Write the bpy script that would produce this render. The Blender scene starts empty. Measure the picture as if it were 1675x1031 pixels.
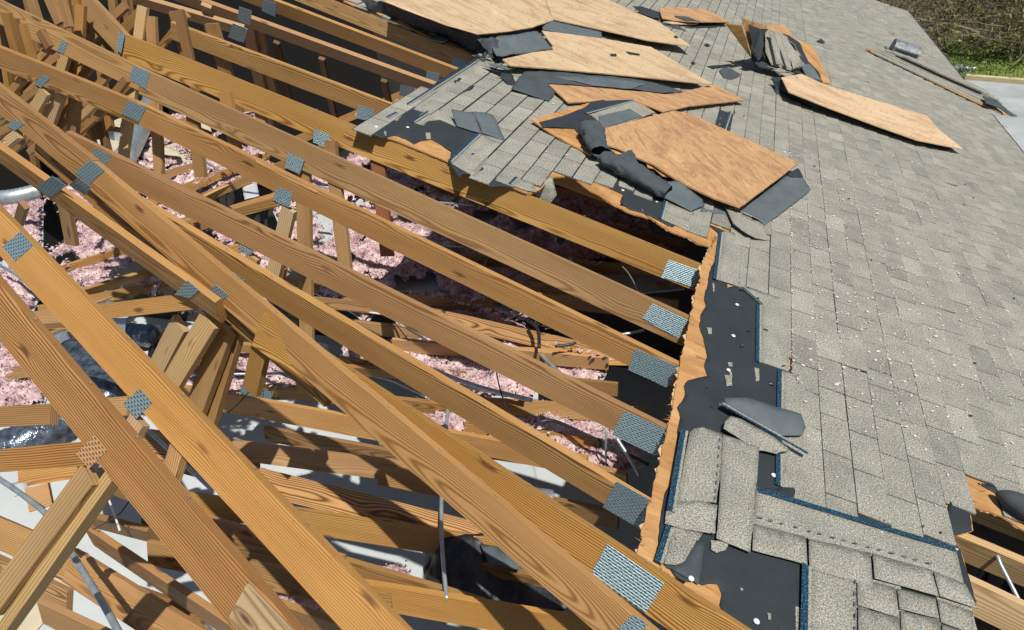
import bpy, bmesh, math, random
from mathutils import Vector, Matrix, noise
random.seed(7)
S = bpy.context.scene; COL = S.collection
# ------------------------------------------------------------------ camera, sky, sun
# the deck plane's frame as seen by the camera (image axes: x right, y down, z forward)
F = 1200.0; CX, CY = 837.5, 515.5; H = 2.25; TILT = math.radians(20); ZCAM = 6.514
Uc = Vector((-0.92083593, -0.37353472, 0.11195087)); Vc = Vector((-0.30210823, 0.50184939, -0.81047999)); Nc = -Uc.cross(Vc)
UPc = -Nc * math.cos(TILT) + Uc * math.sin(TILT); HXc = -(Uc * math.cos(TILT) + Nc * math.sin(TILT))
def w3(v): return Vector((v.dot(HXc), -v.dot(Vc), v.dot(UPc)))
CAMP = Vector((0.0, 0.0, ZCAM))
cam = bpy.data.cameras.new('camera'); co = bpy.data.objects.new('camera', cam); COL.objects.link(co); S.camera = co
rx = w3(Vector((1, 0, 0))); ry = w3(Vector((0, -1, 0))); rz = w3(Vector((0, 0, -1)))
co.matrix_world = Matrix(((rx.x, ry.x, rz.x, 0), (rx.y, ry.y, rz.y, 0), (rx.z, ry.z, rz.z, ZCAM), (0, 0, 0, 1)))
cam.sensor_width = 36; cam.lens = 36 * F / 1675; cam.clip_start = 0.05; cam.clip_end = 400
S.render.resolution_x = 1024; S.render.resolution_y = 630
SUN = Vector((0.40, -0.46, 1.0)).normalized()
sl = bpy.data.lights.new('sun', 'SUN'); sl.energy = 4.6; sl.angle = math.radians(0.53); sl.color = (1.0, 0.955, 0.88)
so = bpy.data.objects.new('sun', sl); COL.objects.link(so); so.location = (4, -5, 20); so.rotation_euler = SUN.to_track_quat('Z', 'Y').to_euler()
W = bpy.data.worlds.new('World'); S.world = W; W.use_nodes = True
wn = W.node_tree; bg = wn.nodes['Background']; sky = wn.nodes.new('ShaderNodeTexSky'); sky.sky_type = 'NISHITA'; sky.sun_disc = False
sky.sun_elevation = math.asin(SUN.z); sky.sun_rotation = math.atan2(SUN.x, SUN.y)
wn.links.new(sky.outputs[0], bg.inputs[0]); bg.inputs[1].default_value = 0.06
S.view_settings.view_transform = 'Standard'; S.view_settings.look = 'None'; S.view_settings.exposure = 0.0; S.view_settings.gamma = 1
# ------------------------------------------------------------------ geometry helpers
NW = w3(Nc); UW = w3(Uc); VW = w3(Vc)          # into the deck, upslope, along the eave (towards the camera)
def ray(x, y): return w3(Vector((x - CX, y - CY, F)))
def deck(x, y, h=0.0):                          # a point of the photo on the roof plane, h metres above it
    d = ray(x, y); return CAMP + d * ((H - h) / d.dot(NW))
def uvp(u, v, h=0.0): return CAMP + NW * (H - h) + UW * u + VW * v
def uv_of(P): q = P - CAMP; return q.dot(UW), q.dot(VW)
def atz(x, y, z): d = ray(x, y); return CAMP + d * ((z - ZCAM) / d.z)
def onplane(x, y, P0, n): d = ray(x, y); return CAMP + d * ((P0 - CAMP).dot(n) / d.dot(n))
def pt(p):
    """(x, y) on the deck, (x, y, h) h above it, ('z', x, y, z) at a height, or a Vector"""
    if isinstance(p, Vector): return p
    if p[0] == 'z': return atz(p[1], p[2], p[3])
    if p[0] == 'u': return uvp(p[1], p[2], p[3] if len(p) > 3 else 0)
    return deck(p[0], p[1], p[2] if len(p) > 2 else 0)
def link(o, parent=None):
    COL.objects.link(o)
    if parent is not None: o.parent = parent
    return o
def wloc(o):
    v = Vector((0, 0, 0))
    while o is not None: v = v + Vector(o.location); o = o.parent
    return v
def tag(o, label=None, cat=None, group=None, kind=None):
    if label: o['label'] = label
    if cat: o['category'] = cat
    if group: o['group'] = group
    if kind: o['kind'] = kind
    return o
def thing(name, loc, label, cat, group=None):
    o = bpy.data.objects.new(name, None); o.location = loc; o.empty_display_size = 0.1
    return tag(link(o), label, cat, group)
def mk(name, bm, mat, parent=None, smooth=False, color=None, center=None):
    base = wloc(parent) if parent is not None else Vector((0, 0, 0))
    if center is None:
        c = Vector((0, 0, 0)); n = 0
        for v in bm.verts: c += v.co; n += 1
        center = c / max(n, 1)
    for v in bm.verts: v.co -= center
    bmesh.ops.recalc_face_normals(bm, faces=bm.faces)
    me = bpy.data.meshes.new(name); bm.to_mesh(me); bm.free()
    if smooth:
        for p in me.polygons: p.use_smooth = True
    for m in (mat if isinstance(mat, (list, tuple)) else [mat]): me.materials.append(m)
    o = bpy.data.objects.new(name, me); link(o, parent); o.location = center - base
    if color: o.color = (*color, 1)
    return o
def uvset(bm, fn):
    uv = bm.loops.layers.uv.verify()
    for f in bm.faces:
        f.normal_update()
        for l in f.loops: l[uv].uv = fn(l.vert.co, f.normal)
def box_bm(bm, A, B, w, D, t, T, bev=0.004, seg=1, bow=0.0):
    """board: top near edge A-B, width D along w, thickness T along t"""
    d = (B - A); L = d.length; d.normalize(); w = (w - d * w.dot(d)).normalized(); t = (t - d * t.dot(d)); t = (t - w * t.dot(w)).normalized()
    off = random.uniform(0, 9); n0 = len(bm.verts); vs = []
    rows = max(1, seg)
    for i in range(rows + 1):
        k = i / rows; c = A + d * (L * k) + t * (bow * math.sin(math.pi * k)) + w * (bow * .5 * math.sin(math.pi * k))
        vs.append([bm.verts.new(c), bm.verts.new(c + w * D), bm.verts.new(c + w * D + t * T), bm.verts.new(c + t * T)])
    fs = []
    for i in range(rows):
        for j in range(4): fs.append(bm.faces.new((vs[i][j], vs[i][(j + 1) % 4], vs[i + 1][(j + 1) % 4], vs[i + 1][j])))
    fs.append(bm.faces.new(vs[0])); fs.append(bm.faces.new(vs[-1][::-1]))
    if bev:
        ed = set()
        for i in range(rows):
            for j in range(4):
                e = bm.edges.get((vs[i][j], vs[i + 1][j])); ed.add(e)
        bmesh.ops.bevel(bm, geom=list(ed), offset=bev, segments=2, affect='EDGES', profile=.6)
    uv = bm.loops.layers.uv.verify()
    for f in bm.faces:
        f.normal_update(); nn = f.normal
        for l in f.loops:
            q = l.vert.co - A; a = q.dot(d); b = q.dot(w); c = q.dot(t)
            if abs(nn.dot(d)) > .8: l[uv].uv = (b + 50, c + 50)
            elif abs(nn.dot(t)) >= abs(nn.dot(w)): l[uv].uv = (a + off, b + (0 if nn.dot(t) < 0 else .31))
            else: l[uv].uv = (a + off, c + (.62 if nn.dot(w) < 0 else .9))
def board(name, A, B, w, D, t, T, mat, parent, color=None, bev=0.004, seg=1, bow=0.0):
    bm = bmesh.new(); box_bm(bm, A, B, w, D, t, T, bev, seg, bow); return mk(name, bm, mat, parent, color=color)
def tube(name, pts, r, mat, parent=None, sides=8, smooth=True, color=None, ridge=0.0):
    """a round bar through points; r a number or one per point"""
    bm = bmesh.new(); rings = []; n = len(pts); Lacc = 0; uv = bm.loops.layers.uv.verify(); ls = []
    pv = None
    for i, p in enumerate(pts):
        d = (pts[min(i + 1, n - 1)] - pts[max(i - 1, 0)]).normalized()
        a = d.cross(Vector((0, 0, 1)) if abs(d.z) < .9 else Vector((1, 0, 0))).normalized()
        if pv is not None:
            a = (pv - d * pv.dot(d)).normalized()
        pv = a; b = d.cross(a); rr = r[i] if isinstance(r, (list, tuple)) else r
        if i: Lacc += (p - pts[i - 1]).length
        ls.append(Lacc)
        if ridge and i % 2: rr *= 1 + ridge
        rings.append([bm.verts.new(p + (a * math.cos(2 * math.pi * k / sides) + b * math.sin(2 * math.pi * k / sides)) * rr) for k in range(sides)])
    for i in range(n - 1):
        for k in range(sides):
            f = bm.faces.new((rings[i][k], rings[i][(k + 1) % sides], rings[i + 1][(k + 1) % sides], rings[i + 1][k]))
            for l, (ii, kk) in zip(f.loops, ((i, k), (i, k + 1), (i + 1, k + 1), (i + 1, k))): l[uv].uv = (ls[ii], kk / sides * .2)
    if sides > 2: bm.faces.new(rings[0]); bm.faces.new(rings[-1])
    return mk(name, bm, mat, parent, smooth=smooth, color=color)
def smoothline(ctrl, n=8):
    out = []
    for i in range(len(ctrl) - 1):
        p0 = ctrl[max(i - 1, 0)]; p1 = ctrl[i]; p2 = ctrl[i + 1]; p3 = ctrl[min(i + 2, len(ctrl) - 1)]
        for k in range(n):
            t = k / n; out.append(.5 * ((2 * p1) + (p2 - p0) * t + (2 * p0 - 5 * p1 + 4 * p2 - p3) * t * t + (3 * p1 - p0 - 3 * p2 + p3) * t ** 3))
    out.append(ctrl[-1]); return out
def sheet(name, poly, thick, mat, parent=None, rough=0.0, step=0.06, bump=0.0, bs=4.0, color=None, holes=(), uvrot=0.0, sub=True, normal=None, seed=0.0, curl=None):
    """a sheet from a ragged outline of points pt() understands; real thickness, optional wrinkles"""
    nrm = -NW if normal is None else normal
    bm = bmesh.new(); rnd = random.Random(hash(name) % 1000 + int(seed * 10)); alle = []
    for lp in [poly] + list(holes):
        P = [pt(p) for p in lp]; out = []
        for i, a in enumerate(P):
            b = P[(i + 1) % len(P)]; L = (b - a).length; k = max(1, min(60, int(L / step))) if (rough or bump) else 1
            e = (b - a).normalized() if L > 1e-6 else Vector((1, 0, 0)); s = e.cross(nrm)
            for j in range(k):
                q = a + (b - a) * (j / k)
                if rough and j: q = q + s * (rough * (noise.noise(q * 9 + Vector((seed, 0, 0))) + .7 * noise.noise(q * 31) + .35 * rnd.uniform(-1, 1)))
                out.append(q)
        vs = [bm.verts.new(q) for q in out]
        alle += [bm.edges.new((vs[i], vs[(i + 1) % len(vs)])) for i in range(len(vs))]
    bmesh.ops.triangle_fill(bm, use_beauty=True, use_dissolve=False, edges=alle, normal=nrm)
    if bump or curl:
        for it in range(5):
            es = [e for e in bm.edges if e.calc_length() > max(step * 1.6, .03)]
            if not es: break
            bmesh.ops.subdivide_edges(bm, edges=es, cuts=1, use_grid_fill=False); bmesh.ops.triangulate(bm, faces=bm.faces)
        for v in bm.verts:
            q = v.co * bs + Vector((seed * 3.1, seed, 0)); v.co += nrm * (bump * (noise.noise(q) + .5 * noise.noise(q * 2.3) + .22 * noise.noise(q * 6)))
            if curl: v.co += nrm * curl(*uv_of(v.co))
    for f in bm.faces:
        f.normal_update()
        if f.normal.dot(nrm) < 0: f.normal_flip()
    if thick:
        top = list(bm.faces); bnd = [e for e in bm.edges if len(e.link_faces) == 1]
        mp = {v: bm.verts.new(v.co - nrm * thick) for v in list(bm.verts)}
        for vs in [[mp[v] for v in reversed(f.verts)] for f in top] + [(e.verts[0], mp[e.verts[0]], mp[e.verts[1]], e.verts[1]) for e in bnd]:
            try: bm.faces.new(vs)
            except ValueError: pass
    c, s_ = math.cos(uvrot), math.sin(uvrot)
    def fn(co, n):
        u, v = uv_of(co)
        if abs(n.dot(nrm)) < .5: return (u + v, (co - CAMP).dot(nrm) + .3)
        return (c * u - s_ * v, s_ * u + c * v)
    uvset(bm, fn)
    return mk(name, bm, mat, parent, smooth=bool(bump) and mat not in (), color=color)
# ------------------------------------------------------------------ materials
def mat(name, rough=.8, metal=0.0, spec=None):
    m = bpy.data.materials.new(name); m.use_nodes = True; nt = m.node_tree; b = nt.nodes['Principled BSDF']
    b.inputs['Roughness'].default_value = rough; b.inputs['Metallic'].default_value = metal
    if spec is not None: b.inputs['Specular IOR Level'].default_value = spec
    return m, nt, b
class N:
    """small expression helper for shader math"""
    def __init__(s, nt, o): s.nt = nt; s.o = o
    def _m(s, op, b=None, c=None):
        n = s.nt.nodes.new('ShaderNodeMath'); n.operation = op; s.nt.links.new(s.o, n.inputs[0])
        for i, x in ((1, b), (2, c)):
            if x is None: continue
            if isinstance(x, N): s.nt.links.new(x.o, n.inputs[i])
            else: n.inputs[i].default_value = x
        return N(s.nt, n.outputs[0])
    def __add__(s, b): return s._m('ADD', b)
    def __sub__(s, b): return s._m('SUBTRACT', b)
    def __mul__(s, b): return s._m('MULTIPLY', b)
    def f(s, op, b=None, c=None): return s._m(op, b, c)
def uvn(nt):
    t = nt.nodes.new('ShaderNodeUVMap'); sp = nt.nodes.new('ShaderNodeSeparateXYZ'); nt.links.new(t.outputs[0], sp.inputs[0])
    return N(nt, sp.outputs[0]), N(nt, sp.outputs[1])
def comb(nt, x, y, z=None):
    c = nt.nodes.new('ShaderNodeCombineXYZ')
    for i, a in enumerate((x, y, z)):
        if isinstance(a, N): nt.links.new(a.o, c.inputs[i])
        elif a is not None: c.inputs[i].default_value = a
    return c.outputs[0]
def noi(nt, vec, scale, detail=2.0, rough=.5, dist=0.0):
    n = nt.nodes.new('ShaderNodeTexNoise'); n.inputs['Scale'].default_value = scale; n.inputs['Detail'].default_value = detail
    n.inputs['Roughness'].default_value = rough; n.inputs['Distortion'].default_value = dist
    if vec is not None: nt.links.new(vec, n.inputs['Vector'])
    return N(nt, n.outputs[0])
def ramp(nt, fac, stops, interp='LINEAR'):
    r = nt.nodes.new('ShaderNodeValToRGB'); nt.links.new(fac.o, r.inputs[0]); r.color_ramp.interpolation = interp; e = r.color_ramp.elements
    while len(e) < len(stops): e.new(.5)
    for k, (p, c) in enumerate(stops): e[k].position = p; e[k].color = (*c, 1) if len(c) == 3 else c
    return r.outputs[0]
def mix(nt, fac, a, b, mode='MIX'):
    m = nt.nodes.new('ShaderNodeMix'); m.data_type = 'RGBA'; m.blend_type = mode
    if isinstance(fac, N): nt.links.new(fac.o, m.inputs[0])
    else: m.inputs[0].default_value = fac
    for i, x in ((6, a), (7, b)):
        if hasattr(x, 'is_linked'): nt.links.new(x, m.inputs[i])
        else: m.inputs[i].default_value = (*x, 1)
    return m.outputs[2]
def bump(nt, b, h, strength=.3, dist=.002):
    n = nt.nodes.new('ShaderNodeBump'); n.inputs['Strength'].default_value = strength; n.inputs['Distance'].default_value = dist
    nt.links.new(h.o, n.inputs['Height']); nt.links.new(n.outputs[0], b.inputs['Normal'])
def objrand(nt): n = nt.nodes.new('ShaderNodeObjectInfo'); return N(nt, n.outputs['Random']), n.outputs['Color']
def objpos(nt): n = nt.nodes.new('ShaderNodeTexCoord'); return n.outputs['Object']
def setc(nt, b, c): nt.links.new(c, b.inputs['Base Color'])
def m_wood(name, light, mid, dark, freq=112.0, blotch=.42):
    m, nt, b = mat(name, .62); L, Wd = uvn(nt); rnd, oc = objrand(nt)
    seed = rnd * 37.0; l2 = L + seed
    low = noi(nt, comb(nt, l2 * .55, Wd * 1.2, seed), 1.0, 2) - .5
    low2 = noi(nt, comb(nt, l2 * 3.2, Wd * 9.0, seed), 1.0, 3) - .5
    cw = (rnd * 7.3).f('FRACT') * .26 - .06 + low * .08
    dw = Wd - cw; dp = low * .16 + .05 + (rnd * 3.1).f('FRACT') * .05
    rad = (dw * dw + dp * dp).f('SQRT') + low2 * .008
    ph = rad * freq
    # knots
    kv = nt.nodes.new('ShaderNodeTexVoronoi'); kv.inputs['Scale'].default_value = 1.0; nt.links.new(comb(nt, l2 * 2.1, Wd * 7.5, seed), kv.inputs['Vector']); kd = N(nt, kv.outputs['Distance'])
    kmask = (kd * 13.0).f('SUBTRACT', .75).f('MAXIMUM', 0.0).f('MINIMUM', 1.0)      # 0 in the knot
    ph = ph + (kd * -7.0).f('EXPONENT') * 3.2
    band = ((ph * 6.2832).f('SINE') * .5 + .5)
    thin = band.f('POWER', 2.0)
    fine = noi(nt, comb(nt, l2 * 5.0, Wd * 420.0, seed), 1.0, 3, .6)
    soft = noi(nt, comb(nt, l2 * 1.6, Wd * 14.0, seed * 1.7), 1.0, 3)
    con = (rnd * 11.9).f('FRACT'); con = con * .50 + .38
    k = thin * con + (fine - .5) * .62 + (soft - .5) * blotch + .04
    c = ramp(nt, k, [(0.0, light), (.42, mid), (.95, dark)])
    tone = noi(nt, comb(nt, l2 * .7, Wd * 3.0, seed * 2.2), 1.0, 2)
    c = mix(nt, (tone - .42) * 1.5, c, (mid[0] * .70, mid[1] * .66, mid[2] * .66))
    c = mix(nt, kmask.f('SUBTRACT', 1.0) * -0.85, c, (.11, .050, .022))
    hsv = nt.nodes.new('ShaderNodeHueSaturation'); nt.links.new(c, hsv.inputs['Color']); nt.links.new((rnd * 5.7).f('FRACT').__mul__(.34).__add__(.82).o, hsv.inputs['Value']); nt.links.new((rnd * 17.3).f('FRACT').__mul__(.18).__add__(.92).o, hsv.inputs['Saturation']); nt.links.new((rnd * 29.7).f('FRACT').__mul__(.009).__add__(.4945).o, hsv.inputs['Hue'])
    spk = noi(nt, comb(nt, l2 * 60, Wd * 60, seed), 1.0, 2).f('GREATER_THAN', .73)
    c = mix(nt, spk * .35, hsv.outputs[0], (.20, .11, .05))
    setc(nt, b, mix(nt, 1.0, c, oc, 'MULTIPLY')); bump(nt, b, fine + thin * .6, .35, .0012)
    return m
WOOD = m_wood('pine_lumber', (.545, .335, .138), (.360, .190, .064), (.078, .033, .011))
WOODP = m_wood('pale_pine_lumber', (.64, .475, .26), (.54, .365, .175), (.33, .18, .07), 70, .3)
def m_ply(name, light, mid, dark, wav=1.0):
    m, nt, b = mat(name, .75); X, Y = uvn(nt); rnd, oc = objrand(nt); sd = rnd * 19
    n1 = noi(nt, comb(nt, X * 1.4, Y * 6.0 + sd, sd), 1.0, 4, .55, 1.6 * wav)
    n2 = noi(nt, comb(nt, X * 4.0, Y * 130.0, sd), 1.0, 3, .6)
    rg = ((n1 * 34.0).f('SINE') * .5 + .5)
    k = n1 * .8 + rg * .18 * wav + (n2 - .5) * .45
    c = ramp(nt, k, [(.2, light), (.5, mid), (.9, dark)])
    bl = noi(nt, comb(nt, X * 3.0, Y * 3.0, sd), 1.0, 5, .65); c = mix(nt, (bl - .50).f('MAXIMUM', 0.0) * 3.2, c, (dark[0] * 1.2, dark[1] * 1.1, dark[2] * 1.2))
    dots = noi(nt, comb(nt, X * 9, Y * 30, sd), 1.0, 3, .6).f('GREATER_THAN', .665); c = mix(nt, dots * .6, c, (.16, .08, .035))
    setc(nt, b, mix(nt, 1.0, c, oc, 'MULTIPLY')); bump(nt, b, n2 + rg * .2, .3, .001); return m
PLY = m_ply('sun_bleached_plywood', (.66, .51, .33), (.56, .405, .235), (.30, .18, .095), .75)
PLYW = m_ply('figured_plywood', (.60, .385, .20), (.49, .285, .13), (.26, .135, .075), 1.3)
PLYE = m_ply('torn_plywood_edge', (.60, .36, .155), (.48, .25, .085), (.22, .10, .032), .6)
def m_shingle():
    m, nt, b = mat('asphalt_granules', .93, 0, .2); X, Y = uvn(nt)
    at = nt.nodes.new('ShaderNodeAttribute'); at.attribute_name = 'tabtone'; tone = N(nt, at.outputs['Fac'])
    g1 = noi(nt, comb(nt, X, Y), 260.0, 2, .7); g2 = noi(nt, comb(nt, X + 7, Y), 120.0, 2, .65); hue = noi(nt, comb(nt, X, Y + 31), 90.0, 1)
    c = ramp(nt, g1 * .6 + g2 * .4, [(.38, (.055, .057, .048)), (.46, (.225, .225, .195)), (.54, (.415, .410, .350)), (.64, (.90, .88, .77))])
    c = mix(nt, (hue - .56).f('MAXIMUM', 0.0) * 4.0, c, (.52, .38, .24)); c = mix(nt, (hue * -1.0 + .44).f('MAXIMUM', 0.0) * 3.2, c, (.22, .33, .30))
    blot = noi(nt, comb(nt, X * 1.0, Y * 1.0), 5.5, 4, .6); v = tone * .34 + .83 + (blot - .5) * .62
    hs = nt.nodes.new('ShaderNodeHueSaturation'); nt.links.new(c, hs.inputs['Color']); nt.links.new(v.o, hs.inputs['Value'])
    setc(nt, b, hs.outputs[0]); bump(nt, b, g1 + g2, .55, .002); return m
SHIN = m_shingle()
def m_felt(name, c0, c1, rough=.7, sc=220):
    m, nt, b = mat(name, rough, 0, .35); X, Y = uvn(nt); n = noi(nt, comb(nt, X, Y), sc, 3, .6); n2 = noi(nt, comb(nt, X * 3, Y * 3), 1.6, 5, .65)
    c = ramp(nt, n * .45 + n2 * .55, [(.32, c0), (.70, c1)]); d = noi(nt, comb(nt, X, Y), 38, 3, .7).f('GREATER_THAN', .755)
    setc(nt, b, mix(nt, d * .5, c, (.32, .31, .29))); bump(nt, b, n + n2 * 2, .35, .002); return m
FELT = m_felt('black_underlayment', (.020, .026, .031), (.038, .048, .055), .7)
BACK = m_felt('shingle_backing', (.070, .090, .100), (.14, .165, .175), .8, 160)
ROLL = m_felt('rolled_felt', (.040, .052, .060), (.085, .104, .110), .8, 160)
def m_strip():
    m, nt, b = mat('seal_strip', .32, 0, .6); X, Y = uvn(nt); n = noi(nt, comb(nt, X * 1, Y * 1), 130, 2, .7)
    setc(nt, b, ramp(nt, n, [(.42, (.006, .022, .042)), (.56, (.012, .060, .105)), (.70, (.16, .28, .34))])); bump(nt, b, n, .5, .002); return m
STRIP = m_strip()
def m_plate(name, c0, c1, rust=False):
    m, nt, b = mat(name, .42, .0 if rust else .55); X, Y = uvn(nt); P = .0250; Q = .0118
    row = (Y * (1 / Q)); ri = row.f('FLOOR'); odd = (ri * .5).f('FRACT') * 2.0
    fx = (X * (1 / P) + odd * .5).f('FRACT') - .5; fy = row.f('FRACT') - .5
    d = ((fx * 1.75) * (fx * 1.75) + (fy * 2.3) * (fy * 2.3)).f('SQRT')
    slot = (d * -9.0 + 5.6).f('MINIMUM', 1.0).f('MAXIMUM', 0.0)
    lit = ((fy * 1.0 + .42).f('ABSOLUTE') * -9 + 1.0).f('MAXIMUM', 0.0)
    n = noi(nt, comb(nt, X, Y), 60, 4, .7); c = ramp(nt, n, [(.3, c0), (.7, c1)]); c = mix(nt, slot * .86, c, (.05, .028, .012) if rust else (.022, .028, .034))
    setc(nt, b, c); bump(nt, b, slot * -1.0 + lit * .5 + n * .2, .7, .002); nt.links.new((slot * .5 + .34).o, b.inputs['Roughness']); return m
PLATE = m_plate('galvanised_plate', (.26, .395, .45), (.44, .585, .635)); RUST = m_plate('wood_pressed_plate', (.42, .21, .085), (.60, .36, .17), True)
def m_plain(name, c0, c1, rough=.6, metal=0.0, sc=20.0, bs=.3, spec=None, dist=.003, det=4):
    m, nt, b = mat(name, rough, metal, spec); n = noi(nt, objpos(nt), sc, det, .6); setc(nt, b, ramp(nt, n, [(.32, c0), (.68, c1)])); bump(nt, b, n, bs, dist); return m
STEEL = m_plain('galvanised_steel', (.36, .43, .46), (.56, .63, .65), .42, .6, 14, .15)
FOIL = m_plain('silver_foil', (.50, .56, .60), (.80, .84, .86), .30, .75, 22, .8, dist=.006)
DARKFOIL = m_plain('dark_glossy_foil', (.03, .04, .06), (.22, .27, .33), .22, .55, 16, 1.0, dist=.012)
def m_pink():
    m, nt, b = mat('pink_insulation', 1.0, 0, .05); p = objpos(nt); n = noi(nt, p, 55, 5, .6); n2 = noi(nt, p, 7, 4, .6)
    c = ramp(nt, n * .45 + n2 * .55, [(.36, (.16, .075, .092)), (.46, (.48, .315, .325)), (.60, (.80, .64, .625))]); setc(nt, b, c); bump(nt, b, n, 1.0, .012); return m
PINK = m_pink()
DRY = m_plain('ceiling_drywall', (.47, .50, .51), (.53, .56, .57), .9, 0, 3, .05, det=2)
PAPER = m_plain('drywall_paper', (.50, .44, .31), (.62, .55, .41), .9, 0, 6, .2)
DARK = m_plain('room_shade_black', (.006, .005, .005), (.011, .010, .009), .95, 0, 30, .2)  # near-black base puts the open room's deep shade into the colour
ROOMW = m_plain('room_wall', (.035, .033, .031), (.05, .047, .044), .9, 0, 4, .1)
RUB = m_plain('black_rubber', (.012, .014, .017), (.03, .034, .04), .45, 0, 40, .2)
WHITE = m_plain('white_cable', (.70, .70, .68), (.80, .80, .78), .5, 0, 30, .05)
CONC = m_plain('parking_concrete', (.30, .33, .335), (.46, .49, .49), .9, 0, .8, .2, dist=.01, det=8)
KERB = m_plain('kerb_concrete', (.50, .42, .24), (.62, .53, .33), .9, 0, 6, .2)
YEL = m_plain('yellow_paint', (.55, .50, .28), (.66, .60, .36), .8, 0, 20, .1)
GUT = m_plain('dark_gutter_metal', (.035, .036, .04), (.07, .072, .08), .4, .3, 12, .1)
TILE = m_plain('concrete_slab', (.22, .25, .25), (.38, .41, .40), .9, 0, 3, .3, det=6)
MAR = m_plain('burlap_brown_board', (.30, .19, .09), (.42, .28, .14), .8, 0, 20, .2)
VENTM = m_plain('weathered_vent_metal', (.12, .12, .13), (.30, .33, .35), .55, .3, 16, .2)
FLOORW = m_plain('pale_room_floor', (.50, .545, .555), (.57, .61, .62), .8, 0, 1.2, .05, det=3)
SCRAP = m_plain('fibre_scraps', (.48, .40, .37), (.76, .70, .66), 1.0, 0, 60, .5)
REDINK = m_plain('red_ink', (.5, .06, .05), (.6, .09, .07), .7)
# ------------------------------------------------------------------ the site: ground, car park, grass
def flat(name, pts, z, mat_, kind='structure', th=0.0):
    bm = bmesh.new(); vs = [bm.verts.new((x, y, z)) for x, y in pts]; f = bm.faces.new(vs); f.normal_update()
    if f.normal.z < 0: f.normal_flip()
    if th:
        r = bmesh.ops.extrude_face_region(bm, geom=[f]); 
        for v in [g for g in r['geom'] if isinstance(g, bmesh.types.BMVert)]: v.co.z -= th
    uvset(bm, lambda c, n: (c.x, c.y)); return tag(mk(name, bm, mat_), kind=kind)
gm, gnt, gb = mat('dry_soil', .95); setc(gnt, gb, ramp(gnt, noi(gnt, objpos(gnt), .9, 8, .65), [(.35, (.10, .085, .045)), (.6, (.17, .15, .085))]))
GR = m_plain('green_grass', (.10, .165, .025), (.24, .30, .07), .95, 0, 14, .8, dist=.03, det=6)
flat('ground', [(-150, -150), (150, -150), (150, 200), (-150, 200)], -0.02, gm)
def g0(x, y, z=0.0): p = atz(x, y, z); return (p.x, p.y)
# kerb line and grass verge, taken from where they stand on the ground
k0, k1 = Vector(g0(1577, 131)), Vector(g0(1675, 139)); kd_ = (k1 - k0).normalized(); kn = Vector((-kd_.y, kd_.x))
if kn.y < 0: kn = -kn
A_, B_ = k0 - kd_ * 30, k0 + kd_ * 60
flat('parking_lot', [tuple(A_), tuple(B_), tuple(B_ - kn * 60), tuple(A_ - kn * 60)], 0.0, CONC)
C_, D_ = A_ + kn * 4.2, B_ + kn * 4.2
flat('grass', [tuple(A_ + kn * .25), tuple(B_ + kn * .25), tuple(D_ + kn * 1.5), tuple(C_ + kn * 1.5)], 0.03, GR)
# grass blades on the verge, uncountable
bm = bmesh.new(); rg = random.Random(3)
for i in range(9000):
    a = 22 + rg.random() * 22; p2 = A_ + kd_ * a + kn * (.3 + rg.random() * 5.6); h = .06 + .12 * rg.random(); w = .02; an = rg.uniform(0, 6.28)
    dx, dy = w * math.cos(an), w * math.sin(an); lx, ly = rg.uniform(-.05, .05), rg.uniform(-.05, .05)
    bm.faces.new([bm.verts.new((p2.x - dx, p2.y - dy, .03)), bm.verts.new((p2.x + dx, p2.y + dy, .03)), bm.verts.new((p2.x + lx, p2.y + ly, .03 + h))])
tag(mk('grass_blades', bm, GR), kind='stuff')
t = thing('kerb', (*(A_ + kn * .12), 0), 'long pale yellow concrete kerb between the car park and the grass', 'kerb')
bm = bmesh.new(); n_ = 12; a0 = (k0 - A_).length
for i in range(n_):
    p = k0 + kd_ * (i * 3.0); q = k0 + kd_ * (i * 3.0 + 2.985)
    box_bm(bm, Vector((*p, .15)), Vector((*q, .15)), Vector((0, 0, -1)), .17, Vector((*kn, 0)), .22, bev=.02)
mk('kerb_face', bm, KERB, t)
p0, p1_ = atz(1588, 137, .004), atz(1606, 158, .004); dd = (p1_ - p0).normalized(); sd = Vector((-dd.y, dd.x, 0)) * .05
bm = bmesh.new(); bm.faces.new([bm.verts.new(q) for q in (p0 - sd, p0 + sd, p1_ + sd + dd, p1_ - sd + dd)]); tag(mk('parking_stripe', bm, YEL), kind='structure')
# a slanting yellow guy guard by the bushes
a, b = atz(1648, 116, 0), None
b = a + (ray(1675, 88).normalized() * 0 + Vector((1.3, .5, 1.5)))
gy = tube('guy_wire_guard', [a, b], .03, YEL); tag(gy, 'thin yellow guard on a slanting guy wire rising from the grass verge', 'wire guard')
# debris on the verge
cbm = bmesh.new(); c0 = atz(1575, 117, .03)
for i in range(26):
    q = c0 + Vector((rg.uniform(-.3, .3), rg.uniform(-.2, .2), rg.uniform(0, .15))); e = rg.uniform(0, 3)
    cbm.faces.new([cbm.verts.new(q + Vector((math.cos(e + k) * .12, math.sin(e + k) * .09, .12 * math.sin(2 * k + e)))) for k in (0, 1.6, 3.1, 4.6)])
tag(mk('crumpled_sheet', cbm, FOIL), 'crumpled pale green sheet lying on the grass behind the roof edge', 'debris')
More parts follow.
